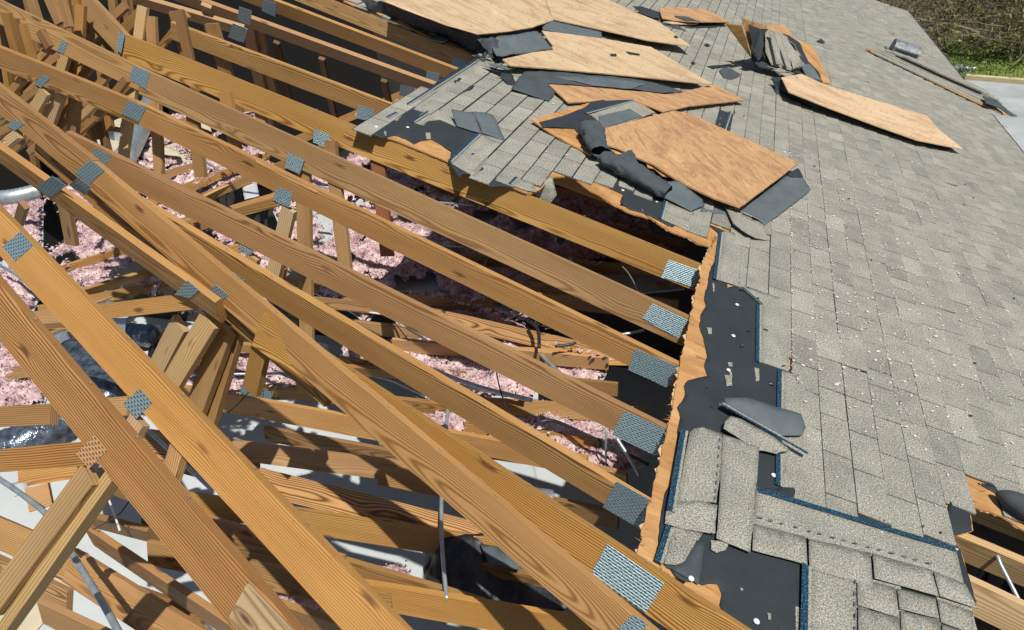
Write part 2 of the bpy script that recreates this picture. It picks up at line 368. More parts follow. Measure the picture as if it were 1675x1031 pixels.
# ------------------------------------------------------------------ bushes beyond the verge
def leafmat(name, c0, c1, c2):
    m, nt, b = mat(name, .8, 0, .2); n = noi(nt, objpos(nt), 1.3, 4, .6); n2 = noi(nt, objpos(nt), 17, 2)
    setc(nt, b, ramp(nt, n * .55 + n2 * .45, [(.36, c0), (.5, c1), (.66, c2)])); b.inputs['Transmission Weight'].default_value = 0; return m
LEAF = leafmat('bush_leaves', (.075, .090, .022), (.19, .20, .06), (.33, .31, .12))
LEAFB = leafmat('dry_leaves', (.09, .060, .028), (.17, .125, .06), (.26, .20, .10))
TWIG = m_plain('grey_twigs', (.17, .13, .095), (.34, .28, .21), .9, 0, 5, .2)
def bush(x, y, r, h, seed, label, dry, nl=5200, nb=70):
    rd = random.Random(seed); t = thing('tree', (x, y, 0), label, 'tree', 'bare scrubby trees beyond the grass verge')
    bm = bmesh.new(); tips = []
    def limb(p, d, L, r0, dep):
        n = 5; pts = [p]
        for k in range(n):
            d = (d + Vector((rd.uniform(-.35, .35), rd.uniform(-.35, .35), rd.uniform(-.22, .22)))).normalized(); p = p + d * (L / n); pts.append(p)
        s = 5 if dep == 0 else 3; rings = []
        for i, q in enumerate(pts):
            rr = r0 * (1 - .8 * i / n); a = d.cross(Vector((.3, .2, 1))).normalized(); b = d.cross(a)
            rings.append([bm.verts.new(q + (a * math.cos(6.283 * k / s) + b * math.sin(6.283 * k / s)) * rr) for k in range(s)])
        for i in range(n):
            for k in range(s): bm.faces.new((rings[i][k], rings[i][(k + 1) % s], rings[i + 1][(k + 1) % s], rings[i + 1][k]))
        tips.append(pts[-1]); tips.append(pts[2])
        if dep < 3:
            for k in range(4 if dep else 6):
                q = pts[rd.randint(1, n)]; e = (d + Vector((rd.uniform(-1, 1), rd.uniform(-1, 1), rd.uniform(-.5, .7))) * .9).normalized(); limb(q, e, L * rd.uniform(.45, .75), r0 * .45, dep + 1)
    for k in range(5): limb(Vector((x + rd.uniform(-.3, .3) * r, y + rd.uniform(-.3, .3) * r, -.1)), Vector((rd.uniform(-.6, .6), rd.uniform(-.6, .6), 1)).normalized(), h * .55, .07, 0)
    mk('trunk', bm, TWIG, t)
    bm = bmesh.new(); cl = [(Vector((x + rd.gauss(0, .42) * r, y + rd.gauss(0, .42) * r, h * rd.uniform(.08, .92))), rd.uniform(.25, .75)) for _ in range(46)]
    for i in range(nl):
        if rd.random() < .55:
            c, s = cl[rd.randrange(len(cl))]; p = c + Vector((rd.gauss(0, s), rd.gauss(0, s), rd.gauss(0, s * .7)))
        else: p = tips[rd.randrange(len(tips))] + Vector((rd.gauss(0, .2), rd.gauss(0, .2), rd.gauss(0, .2)))
        if p.z < .05: p.z = rd.uniform(.05, .5)
        a = Vector((rd.gauss(0, 1), rd.gauss(0, 1), rd.gauss(0, 1))).normalized(); b = a.cross(Vector((rd.gauss(0, 1), .3, .4))).normalized(); s = rd.uniform(.04, .10); asp = .5 if not dry else .22
        bm.faces.new([bm.verts.new(p + a * s), bm.verts.new(p + b * s * asp), bm.verts.new(p - a * s), bm.verts.new(p - b * s * asp)])
    mk('crown', bm, LEAFB if dry else LEAF, t)
BL = ['bare grey brown thicket of tangled branches behind the roof edge', 'olive green leafy scrub tree at the right of the bare thicket']
for i, (fx, dist, r, h, dry) in enumerate([(-4.0, 9.3, 3.0, 5.0, 1), (-1.2, 8.8, 2.6, 4.4, 1), (.9, 8.5, 2.6, 5.2, 0), (3.2, 8.6, 2.6, 5.0, 0), (6.0, 9.0, 2.8, 5.2, 0), (-2.5, 13.5, 3.4, 6.4, 0), (1.8, 13.5, 3.4, 6.8, 0), (6.2, 13.8, 3.4, 6.6, 0), (-7, 11, 3.2, 6, 0), (10, 11, 3.2, 6.5, 0), (14, 12, 3.4, 7, 0), (-8, 17, 4, 8, 0), (0, 19, 4, 8.5, 0), (8, 19, 4, 8.5, 0)]):
    p2 = k0 + kd_ * fx + kn * (dist - 4.7)
    bush(p2.x, p2.y, r, h, 20 + i, BL[0] if dry else BL[1], dry)
# ------------------------------------------------------------------ the house: roof deck, felt, shingles, gutter, walls, ceiling
HX, HY = -1.0, 6.0
house = thing('damaged_house', (HX, HY, 0), 'single storey house with grey shingled roof torn open over its trusses', 'house')
def sh(*a, **k): return sheet(*a, parent=house, **k)
EDGE = [('u', -4.35, 1.6), ('u', -.95, 1.6), (1195, 1031), (1182, 1003), (1150, 962), (1108, 944), (1086, 944), (1050, 911), (1078, 790), (1098, 700), (1118, 605), (1140, 505), (1158, 430), (1168, 398),
        (1164, 404), (1140, 398), (1112, 378), (1086, 372), (1058, 352), (1030, 336), (1012, 318), (985, 308), (962, 296), (935, 288), (903, 290), (884, 310), (868, 317), (845, 308), (812, 295), (770, 278), (720, 258), (680, 242), (640, 226), (603, 212), (594, 208),
        (655, 172), (715, 138), (786, 96), (765, 86), (740, 76), (700, 60), (655, 38), (620, 25), (585, 12), (545, -6), ('u', 3.9, -7.4), ('u', 3.9, -22.36), ('u', -4.35, -22.36)]
HOLE = [(1583, 806), (1612, 803), (1640, 825), (1676, 851), (1790, 925), (1790, 1120), (1640, 1085), (1597, 1031), (1583, 992), (1596, 985), (1572, 900), (1557, 876), (1592, 868)]
sh('roof_sheathing', EDGE, .013, PLYE, rough=.0, holes=[HOLE])
# torn lips of plywood, splintered, where the panels broke away
def lip(pts, seed, h=.004):
    if seed == 1: sh('torn_plywood_edge', pts, .010, PLYE, rough=.005, step=.03, seed=seed); return
    sh('torn_plywood_edge', pts, .010, PLYE, rough=.010, step=.030, seed=seed); sh('torn_ply_layer', [(p[0] - 1.2, p[1] + 1.0, -.007) for p in pts], .004, PLY, rough=.022, step=.018, seed=seed + 50)
lip([(598, 214, .003), (625, 222, .003), (652, 224, .003), (666, 232, .003), (705, 228, .003), (722, 236, .003), (737, 262, .003), (752, 276, .003), (775, 284, .003), (800, 292, .003), (838, 297, .003), (866, 306, .003), (862, 316, .003), (812, 296, .003), (740, 267, .003), (640, 227, .003)], 1)
lip([(937, 289, .003), (962, 294, .003), (985, 297, .003), (1000, 312, .003), (1020, 322, .003), (1012, 336, .003), (1050, 346, .003), (1060, 357, .003), (1030, 348, .003), (1000, 333, .003), (985, 322, .003), (960, 308, .003)], 2)
lip([(1084, 371, .003), (1105, 370, .003), (1130, 373, .003), (1156, 380, .003), (1173, 386, .003), (1166, 406, .003), (1150, 400, .003), (1140, 397, .003), (1125, 388, .003), (1100, 380, .003)], 3)
lip([(1168, 385, .003), (1176, 392, .003), (1170, 418, .003), (1160, 442, .003), (1151, 486, .003), (1154, 500, .003), (1145, 514, .003), (1143, 533, .003), (1151, 554, .003), (1156, 582, .003), (1152, 600, .003), (1157, 616, .003), (1124, 622, .003), (1118, 632, .003), (1121, 645, .003), (1107, 666, .003), (1112, 683, .003), (1106, 705, .003), (1104, 730, .003), (1101, 772, .003), (1098, 790, .003), (1086, 805, .003), (1082, 828, .003), (1078, 858, .003), (1074, 880, .003), (1075, 905, .003), (1076, 917, .003), (1090, 925, .003), (1100, 944, .003), (1086, 950, .003), (1040, 911, .003), (1073, 782, .003), (1093, 696, .003), (1110, 610, .003), (1130, 510, .003), (1150, 430, .003)], 4)
lip([(1076, 917, .003), (1086, 928, .003), (1100, 945, .003), (1116, 958, .003), (1122, 952, .003), (1145, 958, .003), (1166, 957, .003), (1178, 955, .003), (1181, 972, .003), (1178, 996, .003), (1192, 1018, .003), (1160, 990, .003), (1120, 964, .003), (1084, 944, .003)], 5)
lip([(1585, 803, .003), (1608, 805, .003), (1618, 802, .003), (1640, 812, .003), (1675, 846, .003), (1700, 868, .003), (1700, 884, .003), (1640, 845, .003), (1588, 828, .003)], 6)
# black felt exposed between the torn edge and the shingles
def felt(pts, seed, **k): sh('underlayment', pts, .003, FELT, rough=.006, step=.03, bump=.004, bs=3, seed=seed, **k)
h = .008
felt([(597, 215, h), (612, 202, h), (616, 190, h), (630, 187, h), (640, 176, h), (655, 172, h), (690, 150, h), (727, 126, h), (785, 90, h), (800, 104, h), (745, 190, h), (780, 205, h), (800, 235, h), (752, 290, h), (735, 266, h), (738, 248, h), (720, 236, h), (705, 228, h), (690, 230, h), (677, 236, h), (664, 227, h), (645, 221, h), (628, 226, h)], 1)
felt([(745, 285, h), (775, 284, h), (800, 305, h), (845, 306, h), (866, 288, h), (826, 282, h), (770, 260, h)], 2)
felt([(985, 280, h), (1040, 296, h), (1100, 330, h), (1120, 352, h), (1100, 372, h), (1062, 352, h), (1030, 343, h), (1014, 330, h), (1020, 318, h), (998, 308, h)], 3)
felt([(1156, 366, h), (1190, 380, h), (1190, 470, h), (1216, 466, h), (1262, 500, h), (1262, 596, h), (1300, 606, h), (1300, 810, h), (1240, 830, h), (1120, 935, h), (1092, 930, h), (1074, 912, h), (1077, 880, h), (1079, 858, h), (1084, 828, h), (1088, 806, h), (1100, 790, h), (1104, 772, h), (1107, 730, h), (1108, 705, h), (1113, 683, h), (1108, 666, h), (1121, 645, h), (1119, 632, h), (1126, 622, h), (1158, 614, h), (1152, 600, h), (1157, 582, h), (1151, 554, h), (1144, 533, h), (1147, 514, h), (1155, 500, h), (1152, 486, h), (1162, 442, h), (1172, 418, h), (1178, 392, h), (1174, 380, h)], 4)
felt([(1090, 900, h), (1140, 880, h), (1150, 860, h), (1235, 800, h), (1290, 800, h), (1550, 880, h), (1590, 1000, h), (1590, 1075, h), (1345, 1075, h), (1215, 1060, h), (1192, 1012, h), (1177, 990, h), (1181, 972, h), (1174, 955, h), (1150, 957, h), (1135, 950, h), (1120, 952, h), (1104, 942, h), (1092, 924, h), (1078, 918, h)], 5)
felt([(1120, 176, h), (1200, 170, h), (1210, 230, h), (1180, 220, h)], 7)
felt([(1600, 790, h), (1675, 800, h), (1750, 850, h), (1700, 868, h), (1650, 820, h)], 8)
felt([(1500, 870, h), (1545, 850, h), (1560, 795, h), (1582, 795, h), (1590, 868, h), (1556, 876, h), (1572, 900, h), (1598, 985, h), (1582, 992, h), (1600, 1060, h), (1560, 1060, h), (1540, 960, h)], 9)
# shingles: every tab is its own slightly raised slab, laid in courses
def poly_uv(ps): return [uv_of(pt(p)) for p in ps]
def inside(u, v, P):
    c = False; n = len(P); j = n - 1
    for i in range(n):
        if (P[i][1] > v) != (P[j][1] > v) and u < (P[j][0] - P[i][0]) * (v - P[i][1]) / (P[j][1] - P[i][1]) + P[i][0]: c = not c
        j = i
    return c
EX = [poly_uv(p) for p in [
    [(560, 240), (668, 172), (684, 176), (739, 188), (746, 207), (788, 219), (735, 266), (775, 284), (800, 292), (838, 300), (860, 330), (700, 300)],
    [(520, -20), (690, 60), (782, 92), (800, 100), (690, 152), (560, 60)],
    [(668, 200), (690, 207), (700, 196), (720, 196), (748, 207), (737, 266), (660, 250)],
    [(905, 300), (950, 285), (988, 298), (1000, 286), (1088, 330), (1082, 358), (1100, 366), (1120, 378), (1150, 382), (1165, 420), (1030, 400)],
    [(1155, 385), (1187, 377), (1172, 457), (1214, 468), (1248, 497), (1243, 592), (1280, 606), (1282, 680), (1282, 815), (1238, 815), (1552, 915), (1590, 1000), (1330, 925), (1326, 1080), (1180, 1060), (1030, 930)],
    [(800, 285), (838, 293), (856, 296), (868, 300), (890, 300), (905, 292), (925, 320), (860, 345), (780, 310)],
    [(1180, 182), (1192, 184), (1187, 212), (1170, 206)]]]
EP = poly_uv(EDGE); HP = poly_uv([(1575, 800), (1612, 798), (1676, 848), (1790, 925), (1790, 1120), (1640, 1100), (1588, 1031), (1596, 1000), (1560, 892), (1540, 868), (1590, 864)])
CELLS = []
def shingle_bm(rows, ex=True):
    bm = bmesh.new(); uv = bm.loops.layers.uv.verify(); tt = bm.faces.layers.float.new('tabtone'); rd = random.Random(5)
    E_, TW = .1538, .305
    for j in range(-34, 22):
        ut = -1.105 - E_ * j; ub = ut - E_
        off = ((j * .61) % 1.0) * TW if j % 3 else ((j * .37) % 1.0) * TW
        wob = rd.uniform(-.002, .002)
        v = -22.34 + off - TW; prev = 0
        while v < 1.5:
            w = TW * (1 if rd.random() < .86 else rd.choice((.55, .8)))
            v0, v1 = v, min(v + w, 1.58); v = v + w
            if v1 - v0 < .03: continue
            um, vm = (ut + ub) / 2, (v0 + v1) / 2
            if um < -4.36 or um > 3.86 or v0 < -22.36: continue
            if not inside(um, vm, EP) or inside(um, vm, HP) or any(inside(um, vm, q) for q in EX): continue
            CELLS.append((ut, ub, v0, v1)); g = .0046; dj = rd.uniform(-.003, .003); hb = .0155 + rd.uniform(-.0012, .0035); ha = .0085 + rd.uniform(-.0008, .001)
            if rd.random() < .02: hb += rd.uniform(.004, .014)
            tilt = rd.uniform(-.0012, .0012)
            a = uvp(ut - .0085, v0 + g, ha); b = uvp(ut - .0085, v1 - g, ha); c = uvp(ub + dj * .6 + wob, v1 - g, hb + tilt); d = uvp(ub + dj * .6 + wob + rd.uniform(-.001, .001), v0 + g, hb - tilt)
            cb = c + NW * .010; db = d + NW * .010; bb = b + NW * .006; ab = a + NW * .006
            V = [bm.verts.new(q) for q in (a, b, c, d, ab, bb, cb, db)]
            tone = rd.gauss(0, .17)
            for ix in ((0, 1, 2, 3), (3, 2, 6, 7), (0, 3, 7, 4), (2, 1, 5, 6)):
                f = bm.faces.new([V[i] for i in ix]); f[tt] = tone
                for l in f.loops:
                    uu, vv = uv_of(l.vert.co); l[uv].uv = (uu, vv + (0 if ix[0:2] == (0, 1) else .02))
    return bm
mk('shingle_field', shingle_bm(None), SHIN, house)
bm = bmesh.new()
for ut, ub, v0, v1 in CELLS: bm.faces.new([bm.verts.new(uvp(a, b, .0055)) for a, b in ((ut, v0), (ut, v1), (ub - .004, v1), (ub - .004, v0))])
mk('underlayment', bm, GUT, house)
# strips of whole shingles laid bare, with their dark blue seal strips
def sstrip(pts, seed=0, h=.012, **k): sh('exposed_shingle', [(x, y, h) for x, y in pts], .0035, SHIN, rough=.002, step=.05, bump=.003, bs=5, seed=seed, **k)
def seal(a, b, wpx, h=.020, parent=None, edge=True):
    wpx *= .66
    A, B = deck(*a, h), deck(*b, h); n = max(2, int((B - A).length / .1)); d = (B - A).normalized(); s = d.cross(NW).normalized(); wd = wpx
    bm = bmesh.new(); box_bm(bm, A, B, s, wd, NW, .003, bev=0, seg=n)
    mk('seal_strip', bm, STRIP, parent or house)
    if edge:
        bm = bmesh.new(); box_bm(bm, A - s * .012, B - s * .012, s, .012, NW, .004, bev=0, seg=n); mk('shingle_head_lap', bm, SHIN, parent or house)
sstrip([(786, 98), (800, 108), (693, 178), (668, 173)], 1, .010)
seal((668, 171), (783, 97), .028)
sstrip([(690, 185), (716, 178), (748, 192), (745, 207), (720, 196), (700, 198), (693, 205), (676, 201)], 2, .010)
seal((677, 199), (702, 183), .028)
sstrip([(640, 186), (660, 180), (661, 186), (650, 198), (634, 195)], 7, .010); seal((635, 192), (651, 184), .028)
sstrip([(788, 217), (812, 235), (778, 290), (737, 266)], 3, .012)
seal((737, 264), (785, 219), .034)
sstrip([(846, 291), (872, 300), (878, 314), (862, 312), (845, 306), (837, 302)], 4, .012); seal((836, 301), (847, 290), .030)
sstrip([(1092, 330), (1128, 345), (1148, 358), (1140, 384), (1118, 374), (1080, 357)], 5, .010); seal((1082, 358), (1090, 329), .030)
sstrip([(1184, 378), (1222, 385), (1216, 440), (1214, 470), (1172, 457)], 6, .012); seal((1172, 457), (1181, 379), .034)
seal((1245, 498), (1212, 470), -.034); sstrip([(1212, 467), (1292, 492), (1290, 608), (1243, 592), (1246, 497)], 8, .0115); seal((1242, 592), (1243, 498), .032)
sstrip([(1280, 606), (1335, 622), (1335, 800), (1278, 796)], 9, .0112); seal((1278, 672), (1279, 607), .036)
seal((1277, 795), (1277, 742), .036)
# the patch turned sideways below: two courses running down the slope
sstrip([(1238, 796), (1563, 896), (1578, 960), (1522, 936), (1318, 880), (1232, 858)], 10, 0.0220); seal((1561, 894), (1240, 797), .040, .030, edge=False)
sstrip([(1232, 857), (1318, 878), (1321, 924), (1231, 900)], 11, 0.0260); sstrip([(1323, 881), (1424, 904), (1428, 960), (1325, 930)], 12, 0.0260); sstrip([(1427, 905), (1524, 932), (1536, 975), (1431, 946)], 13, 0.0280); sstrip([(1527, 934), (1580, 955), (1600, 996), (1538, 975)], 14, 0.0270)
sstrip([(1326, 925), (1400, 943), (1402, 1060), (1322, 1060)], 15, 0.0215); seal((1321, 1060), (1323, 925), .042, .028)
for k, (a, b, c, d) in enumerate([((1402, 944), (1465, 962), (1470, 1010), (1404, 990)), ((1404, 993), (1471, 1012), (1474, 1062), (1405, 1060)), ((1468, 963), (1530, 980), (1536, 1012), (1472, 996)), ((1473, 999), (1537, 1015), (1540, 1062), (1476, 1062)), ((1533, 981), (1592, 1000), (1592, 1036), (1540, 1018)), ((1541, 1021), (1592, 1039), (1592, 1062), (1542, 1062))]):
    sstrip([a, b, c, d], 20 + k, .024 + .0006 * (k % 3))
seal((1186, 213), (1196, 183), .034, .024)
def dashes(a, b, h=.0245, step=.055, w=.006, ln=.022):
    A, B = deck(*a, h), deck(*b, h); L = (B - A).length; d = (B - A).normalized(); sd = d.cross(NW).normalized(); bm = bmesh.new(); x = 0; rd = random.Random(int(L * 1e4))
    while x < L - ln:
        l2 = ln * rd.uniform(.7, 1.15); box_bm(bm, A + d * x + sd * rd.uniform(-.002, .002), A + d * (x + l2), sd, w * rd.uniform(.7, 1.1), NW, .002, bev=0); x += step * rd.uniform(.85, 1.15)
    tag(mk('adhesive_dashes', bm, BACK, house), kind='stuff')
for a_ in [((1240, 846), (1530, 924), .036), ((1177, 716), (1168, 828), .042), ((1399, 948), (1398, 1060), .034), ((1214, 386), (1208, 464), .0135), ((690, 176), (798, 110), .0125), ((775, 288), (806, 236), .0135)]: dashes(a_[0], a_[1], a_[2])
# gutter and fascia along the eave, rake board at the far end
tube('gutter', [uvp(-4.385, -22.3, -.03), uvp(-4.385, 1.6, -.03)], .03, GUT, house, 10)
bm = bmesh.new(); box_bm(bm, uvp(-4.36, -22.3, -.02), uvp(-4.36, 1.6, -.02), Vector((0, 0, -1)), .16, Vector((-1, 0, 0)), .022); mk('fascia', bm, GUT, house)
bm = bmesh.new(); box_bm(bm, uvp(-4.36, -22.38, -.0), uvp(3.9, -22.38, -.0), Vector((0, 0, -1)), .14, Vector((0, 1, 0)), .022); mk('rake_board', bm, GUT, house)
for k in range(16):
    v = -21 + k * 1.25; bm = bmesh.new(); box_bm(bm, uvp(-4.34, v, .02), uvp(-4.46, v, .004), Vector((0, 1, 0)), .03, Vector((0, 0, -1)), .004, bev=0); mk('gutter_strap', bm, STEEL, house)
# walls, room floor and the flat ceiling
ZC = 2.93
def vbox(name, x0, x1, y0, y1, z0, z1, m):
    bm = bmesh.new(); bmesh.ops.create_cube(bm, size=1)
    for v in bm.verts: v.co = Vector((x0 + (v.co.x + .5) * (x1 - x0), y0 + (v.co.y + .5) * (y1 - y0), z0 + (v.co.z + .5) * (z1 - z0)))
    uvset(bm, lambda c, n: (c.x + c.y, c.z + c.y)); return mk(name, bm, m, house)
XE = 2.72
vbox('wall', XE, XE + .18, -1.5, 22.1, .05, 3.0, ROOMW); vbox('wall', -12.2, -12.0, -1.5, 22.1, .05, 5.6, DARK); vbox('wall', -12.2, XE + .18, 22.1, 22.3, .05, 3.1, ROOMW); vbox('wall', -12.2, XE + .18, -1.7, -1.5, .05, 2.9, ROOMW)  # left wall raised and blackened to extend the darkness behind the trusses
vbox('room_floor', -12.0, XE, 9.2, 22.1, -.01, .05, DARK); vbox('room_floor', -12.0, XE, -1.5, 9.2, -.01, .05, FLOORW)  # far floor blackened in place of deep shade, near floor stays pale
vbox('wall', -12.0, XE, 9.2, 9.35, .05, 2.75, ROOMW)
# ------------------------------------------------------------------ trusses
def chord_w(A, B, lo, D):
    """direction of the board's face: the lower edge passes through photo point lo and the board is D wide"""
    d = (B - A).normalized(); r = ray(*lo).normalized(); q0 = CAMP - A
    rp = r - d * r.dot(d); qp = q0 - d * q0.dot(d)
    a, b, c = rp.dot(rp), 2 * rp.dot(qp), qp.dot(qp) - D * D; disc = b * b - 4 * a * c
    t = (-b + math.sqrt(max(disc, 0))) / (2 * a)
    w = qp + rp * t; return w.normalized()
CH = -.014
class Truss:
    def __init__(s, label, group, A, B, lo, D=.14, T=.038, h=CH, tint=(1, 1, 1), ext=(0, 0), seg=6, bow=0.0, h2=None, mat_=None):
        a = pt((*A, h)) if len(A) == 2 else pt(A); b = pt((*B, h if h2 is None else h2)) if len(B) == 2 else pt(B)
        s.A, s.B = a, b; s.d = (b - a).normalized(); s.D = D
        s.w = chord_w(a, b, lo, D); s.n = s.d.cross(s.w).normalized()
        if s.n.dot(a - CAMP) < 0: s.n = -s.n            # thickness direction, away from the camera
        s.root = thing('roof_truss', ((a + b) / 2), label, 'roof truss', group); s.tint = tint; s.T = T
        s.chord(a - s.d * ext[0], b + s.d * ext[1], tint, seg, bow, mat_)
    def chord(s, a, b, tint=None, seg=6, bow=0.0, mat_=None, name='top_chord'):
        return board(name, a, b, s.w, s.D, s.n, s.T, mat_ or WOOD, s.root, tint or s.tint, seg=seg, bow=bow)
    def chordpx(s, A, B, D=None, tint=None):
        a, b = s.on(*A), s.on(*B); board('top_chord', a, b, s.w, D or s.D, s.n, s.T, WOOD, s.root, tint or s.tint, seg=3)
    def on(s, x, y, off=0.0): return onplane(x, y, s.A + s.n * off, s.n)
    def web(s, a, b, lo, D=None, tint=None, off=.0006, name='web', T=None, m=None, back=0.0):
        """web board in the truss plane: photo points a-b along one edge, lo on the other edge"""
        A = s.on(*a, off + back); B = s.on(*b, off + back); L = s.on(*lo, off + back); d = (B - A).normalized()
        w = (L - A) - d * (L - A).dot(d); DD = D or min(max(w.length, .05), .15)
        return board(name, A, B, w, DD, s.n, T or s.T, m or WOOD, s.root, tint or s.tint, seg=2)
    def plate(s, pts, m=None, off=-.0025, T=.0022):
        P = [s.on(*p, off) for p in pts]; bm = bmesh.new(); top = [bm.verts.new(p) for p in P]; bot = [bm.verts.new(p + s.n * T) for p in P]
        bm.faces.new(top); bm.faces.new(bot[::-1])
        for i in range(4): bm.faces.new((top[i], bot[i], bot[(i + 1) % 4], top[(i + 1) % 4]))
        e1 = (P[1] - P[0]).normalized(); e2 = s.n.cross(e1)
        uvset(bm, lambda c, n: ((c - P[0]).dot(e1), (c - P[0]).dot(e2))); return mk('gusset_plate', bm, m or PLATE, s.root)
    def staples(s, ks, off=.0, size=.006):
        for k in ks:
            p = s.A + (s.B - s.A) * k + s.n * s.T * .3; up = -s.w; d = s.d
            tube('staple', [p, p + up * size * 2, p + up * size * 2.2 + d * size * 1.6, p + d * size * 1.6], .0009, STEEL, s.root, 4)
G1 = 'parallel roof trusses laid bare by the storm'
def on_z(dz): return ZCAM - H * math.cos(TILT) + dz
def zbeam(tr, a, b, lo, za, zb=None, D=None, T=.038, tint=None, name='bottom_chord', m=None, lean=None, seg=4, bow=0.0):
    """level member: photo points a-b along its top edge at height za..zb (above the roof point under the camera), lo on the lower edge"""
    A = atz(*a, on_z(za)); B = atz(*b, on_z(za if zb is None else zb)); d = (B - A).normalized()
    if D: w = chord_w(A, B, lo, D)
    else:
        n = d.cross(Vector((0, 0, 1))).normalized(); 
        r = (A - CAMP).normalized(); n = (n if n.dot(r) > 0 else -n); n = (n * .6 + r * .4); n = (n - d * n.dot(d)).normalized()
        L = onplane(*lo, A, n); w = (L - A) - d * (L - A).dot(d); D = min(max(w.length, .03), .30)
    n = d.cross(w).normalized(); n = n if n.dot(A - CAMP) > 0 else -n
    par = tr.root if isinstance(tr, Truss) else tr
    return board(name, A, B, w, D, n, T, m or WOOD, par, tint, seg=seg, bow=bow)
g = lambda k: (k, k * .97, k * .92)
a0 = Truss('farthest bare truss, its end running into shade under the black torn felt', G1, (470, -28), (790, 99), (700, 88), .14, tint=g(.95), ext=(1, 2.5))
a0.plate([(741, 94), (763, 99), (760, 112), (738, 107)])
a1 = Truss('truss just before the one shaded by torn felt, plate beside the blue-edged shingles', G1, (323 + 121, -1), (749, 115), (650, 98), .135, tint=g(1.0), ext=(1.4, 2.6))
a1.plate([(698, 116), (719, 121), (718, 138), (696, 133)]); a1.plate([(430, 0), (453, 5), (450, 28), (428, 18)])
a2 = Truss('truss with a split plate joint at its upper left and a pair of dark knots', G1, (323, -1), (711, 139), (560, 101), .135, tint=g(1.04), ext=(1.2, 2.4))
a2.plate([(391, 11), (412, 18), (409, 42), (388, 33)]); a2.plate([(655, 137), (678, 143), (676, 162), (653, 156)])
a4 = Truss('truss whose upper end is a bare sawn cut, loose between two longer ones', G1, (279, 36), (648, 174), (400, 110), .145, tint=g(1.0), ext=(0, 3.2))
a4.plate([(585, 172), (611, 179), (610, 199), (584, 194)])
a3 = Truss('short broken truss chord ending at a small plate above the loose sawn-off one', G1, (235, -2), (398, 46), (300, 31), .12, tint=g(.97), ext=(1.0, 0))
a3.plate([(381, 38), (399, 45), (393, 69), (373, 61)]); a3.plate([(398, 45), (405, 48), (399, 70), (393, 68)])
t1 = Truss('upright truss along the edge of the surviving deck, torn plywood lying on its far side', G1, (206, 56), (1165, 440), (500, 218), .186, tint=g(.94), seg=8)
t1.plate([(1093, 425), (1150, 445), (1134, 470), (1082, 454)]); t1.plate([(514, 211), (540, 221), (537, 244), (512, 233)])
t1.chord(pt((118, -38, .10)), pt((206, 56, CH)), g(.88)); t1.plate([(195, 50), (204, 58), (198, 88), (190, 81)])
t2 = Truss('truss carrying a shadowed blue plate at its bend, next below the deck-edge truss', G1, (232, 112), (1137, 523), (550, 304), .186, tint=g(.98), seg=8, bow=.01)
t2.plate([(1067, 497), (1126, 525), (1109, 554), (1050, 521)]); t2.plate([(472, 250), (498, 262), (490, 285), (466, 274)])
t2b = t2.chordpx((-40, -18), (232, 112), .165, g(.93)); t2.plate([(218, 107), (245, 119), (238, 146), (211, 130)])
t3 = Truss('truss with a strip of pale bark splintering off its top edge', G1, (225, 168), (1117, 600), (419, 299), .15, tint=g(1.0), seg=8)
t3.plate([(1039, 571), (1109, 600), (1092, 635), (1027, 605)]); t3.plate([(453, 306), (479, 315), (473, 340), (446, 328)])
t3.chordpx((-40, 62), (225, 168), .155, g(1.0)); t3.plate([(210, 165), (239, 177), (227, 200), (199, 187)])
t3.plate([(101, 65), (110, 69), (103, 89), (94, 84)]) if False else None
A_ = t3.on(419, 263, -.004); B_ = t3.on(519, 314, -.004); board('bark_strip', A_ - t3.w * .002, B_ - t3.w * .002, t3.w, .018, t3.n, .012, WOODP, t3.root, (1.1, .95, .75), seg=6, bow=.004)
t4 = Truss('truss passing over the pink insulation, end plate level with the wood-coloured notch in the felt', G1, (108, 215), (1090, 700), (438, 421), .15, tint=g(1.03), seg=8, bow=-.008)
t4.plate([(1021, 672), (1092, 704), (1075, 748), (1001, 711)]); t4.plate([(403, 384), (425, 397), (409, 418), (388, 405)]); t4.plate([(156, 242), (183, 257), (170, 274), (147, 261)])
t5 = Truss('truss with flame-shaped grain squeezed against the twisted double one', G1, (230, 329), (1062, 825), (700, 650), .15, tint=g(1.0), seg=8)
t5.plate([(1008, 788), (1063, 818), (1052, 868), (986, 830)]); t5.plate([(380, 445), (402, 459), (395, 464), (377, 452)])
t6b = Truss('wide pale truss crossing the lower corner of the torn deck, big bright end plate', G1, (430, 513), (1230, 1039), (993, 962), .175, h=.0, h2=.03, tint=(1.08, 1.02, .95), seg=8, bow=.008)
t6b.plate([(993, 890), (1086, 955), (1056, 1003), (966, 940)])
t6a = Truss('leaning truss laid against the wide pale one, knotty, with a plate in the middle', G1, (150, 262), (1100, 1062), (560, 672), .17, h=.03, tint=g(1.02), seg=8)
t6a.chordpx((-30, 118), (152, 262), .165, g(.96)); t6a.plate([(148, 262), (171, 279), (146, 302), (122, 283)])
t6a.plate([(352, 466), (374, 483), (347, 507), (328, 489)]); t6a.plate([(1035, 1006), (1060, 1022), (1030, 1052), (1010, 1030)])
t7 = Truss('leaning truss at the left whose end slips under the twisted double one', G1, (-40, 215), (352, 495), (152, 377), .15, tint=g(1.0), h=-.05)
t7.plate([(85, 288), (108, 304), (82, 324), (59, 307)]); t7.plate([(306, 459), (326, 475), (310, 488), (285, 482)])
t7b = t6a.web((60, 212), (545, 620), (300, 478), tint=g(.9), back=.075, name='top_chord', D=.165); t7.plate([(128, 290), (149, 306), (140, 320), (113, 303)], off=.085)
t8 = Truss('steeply leaning truss with bold brown grain, second from the lower left corner', G1, (-30, 312), (700, 1070), (309, 757), .16, h=.08, tint=g(.98), seg=8)
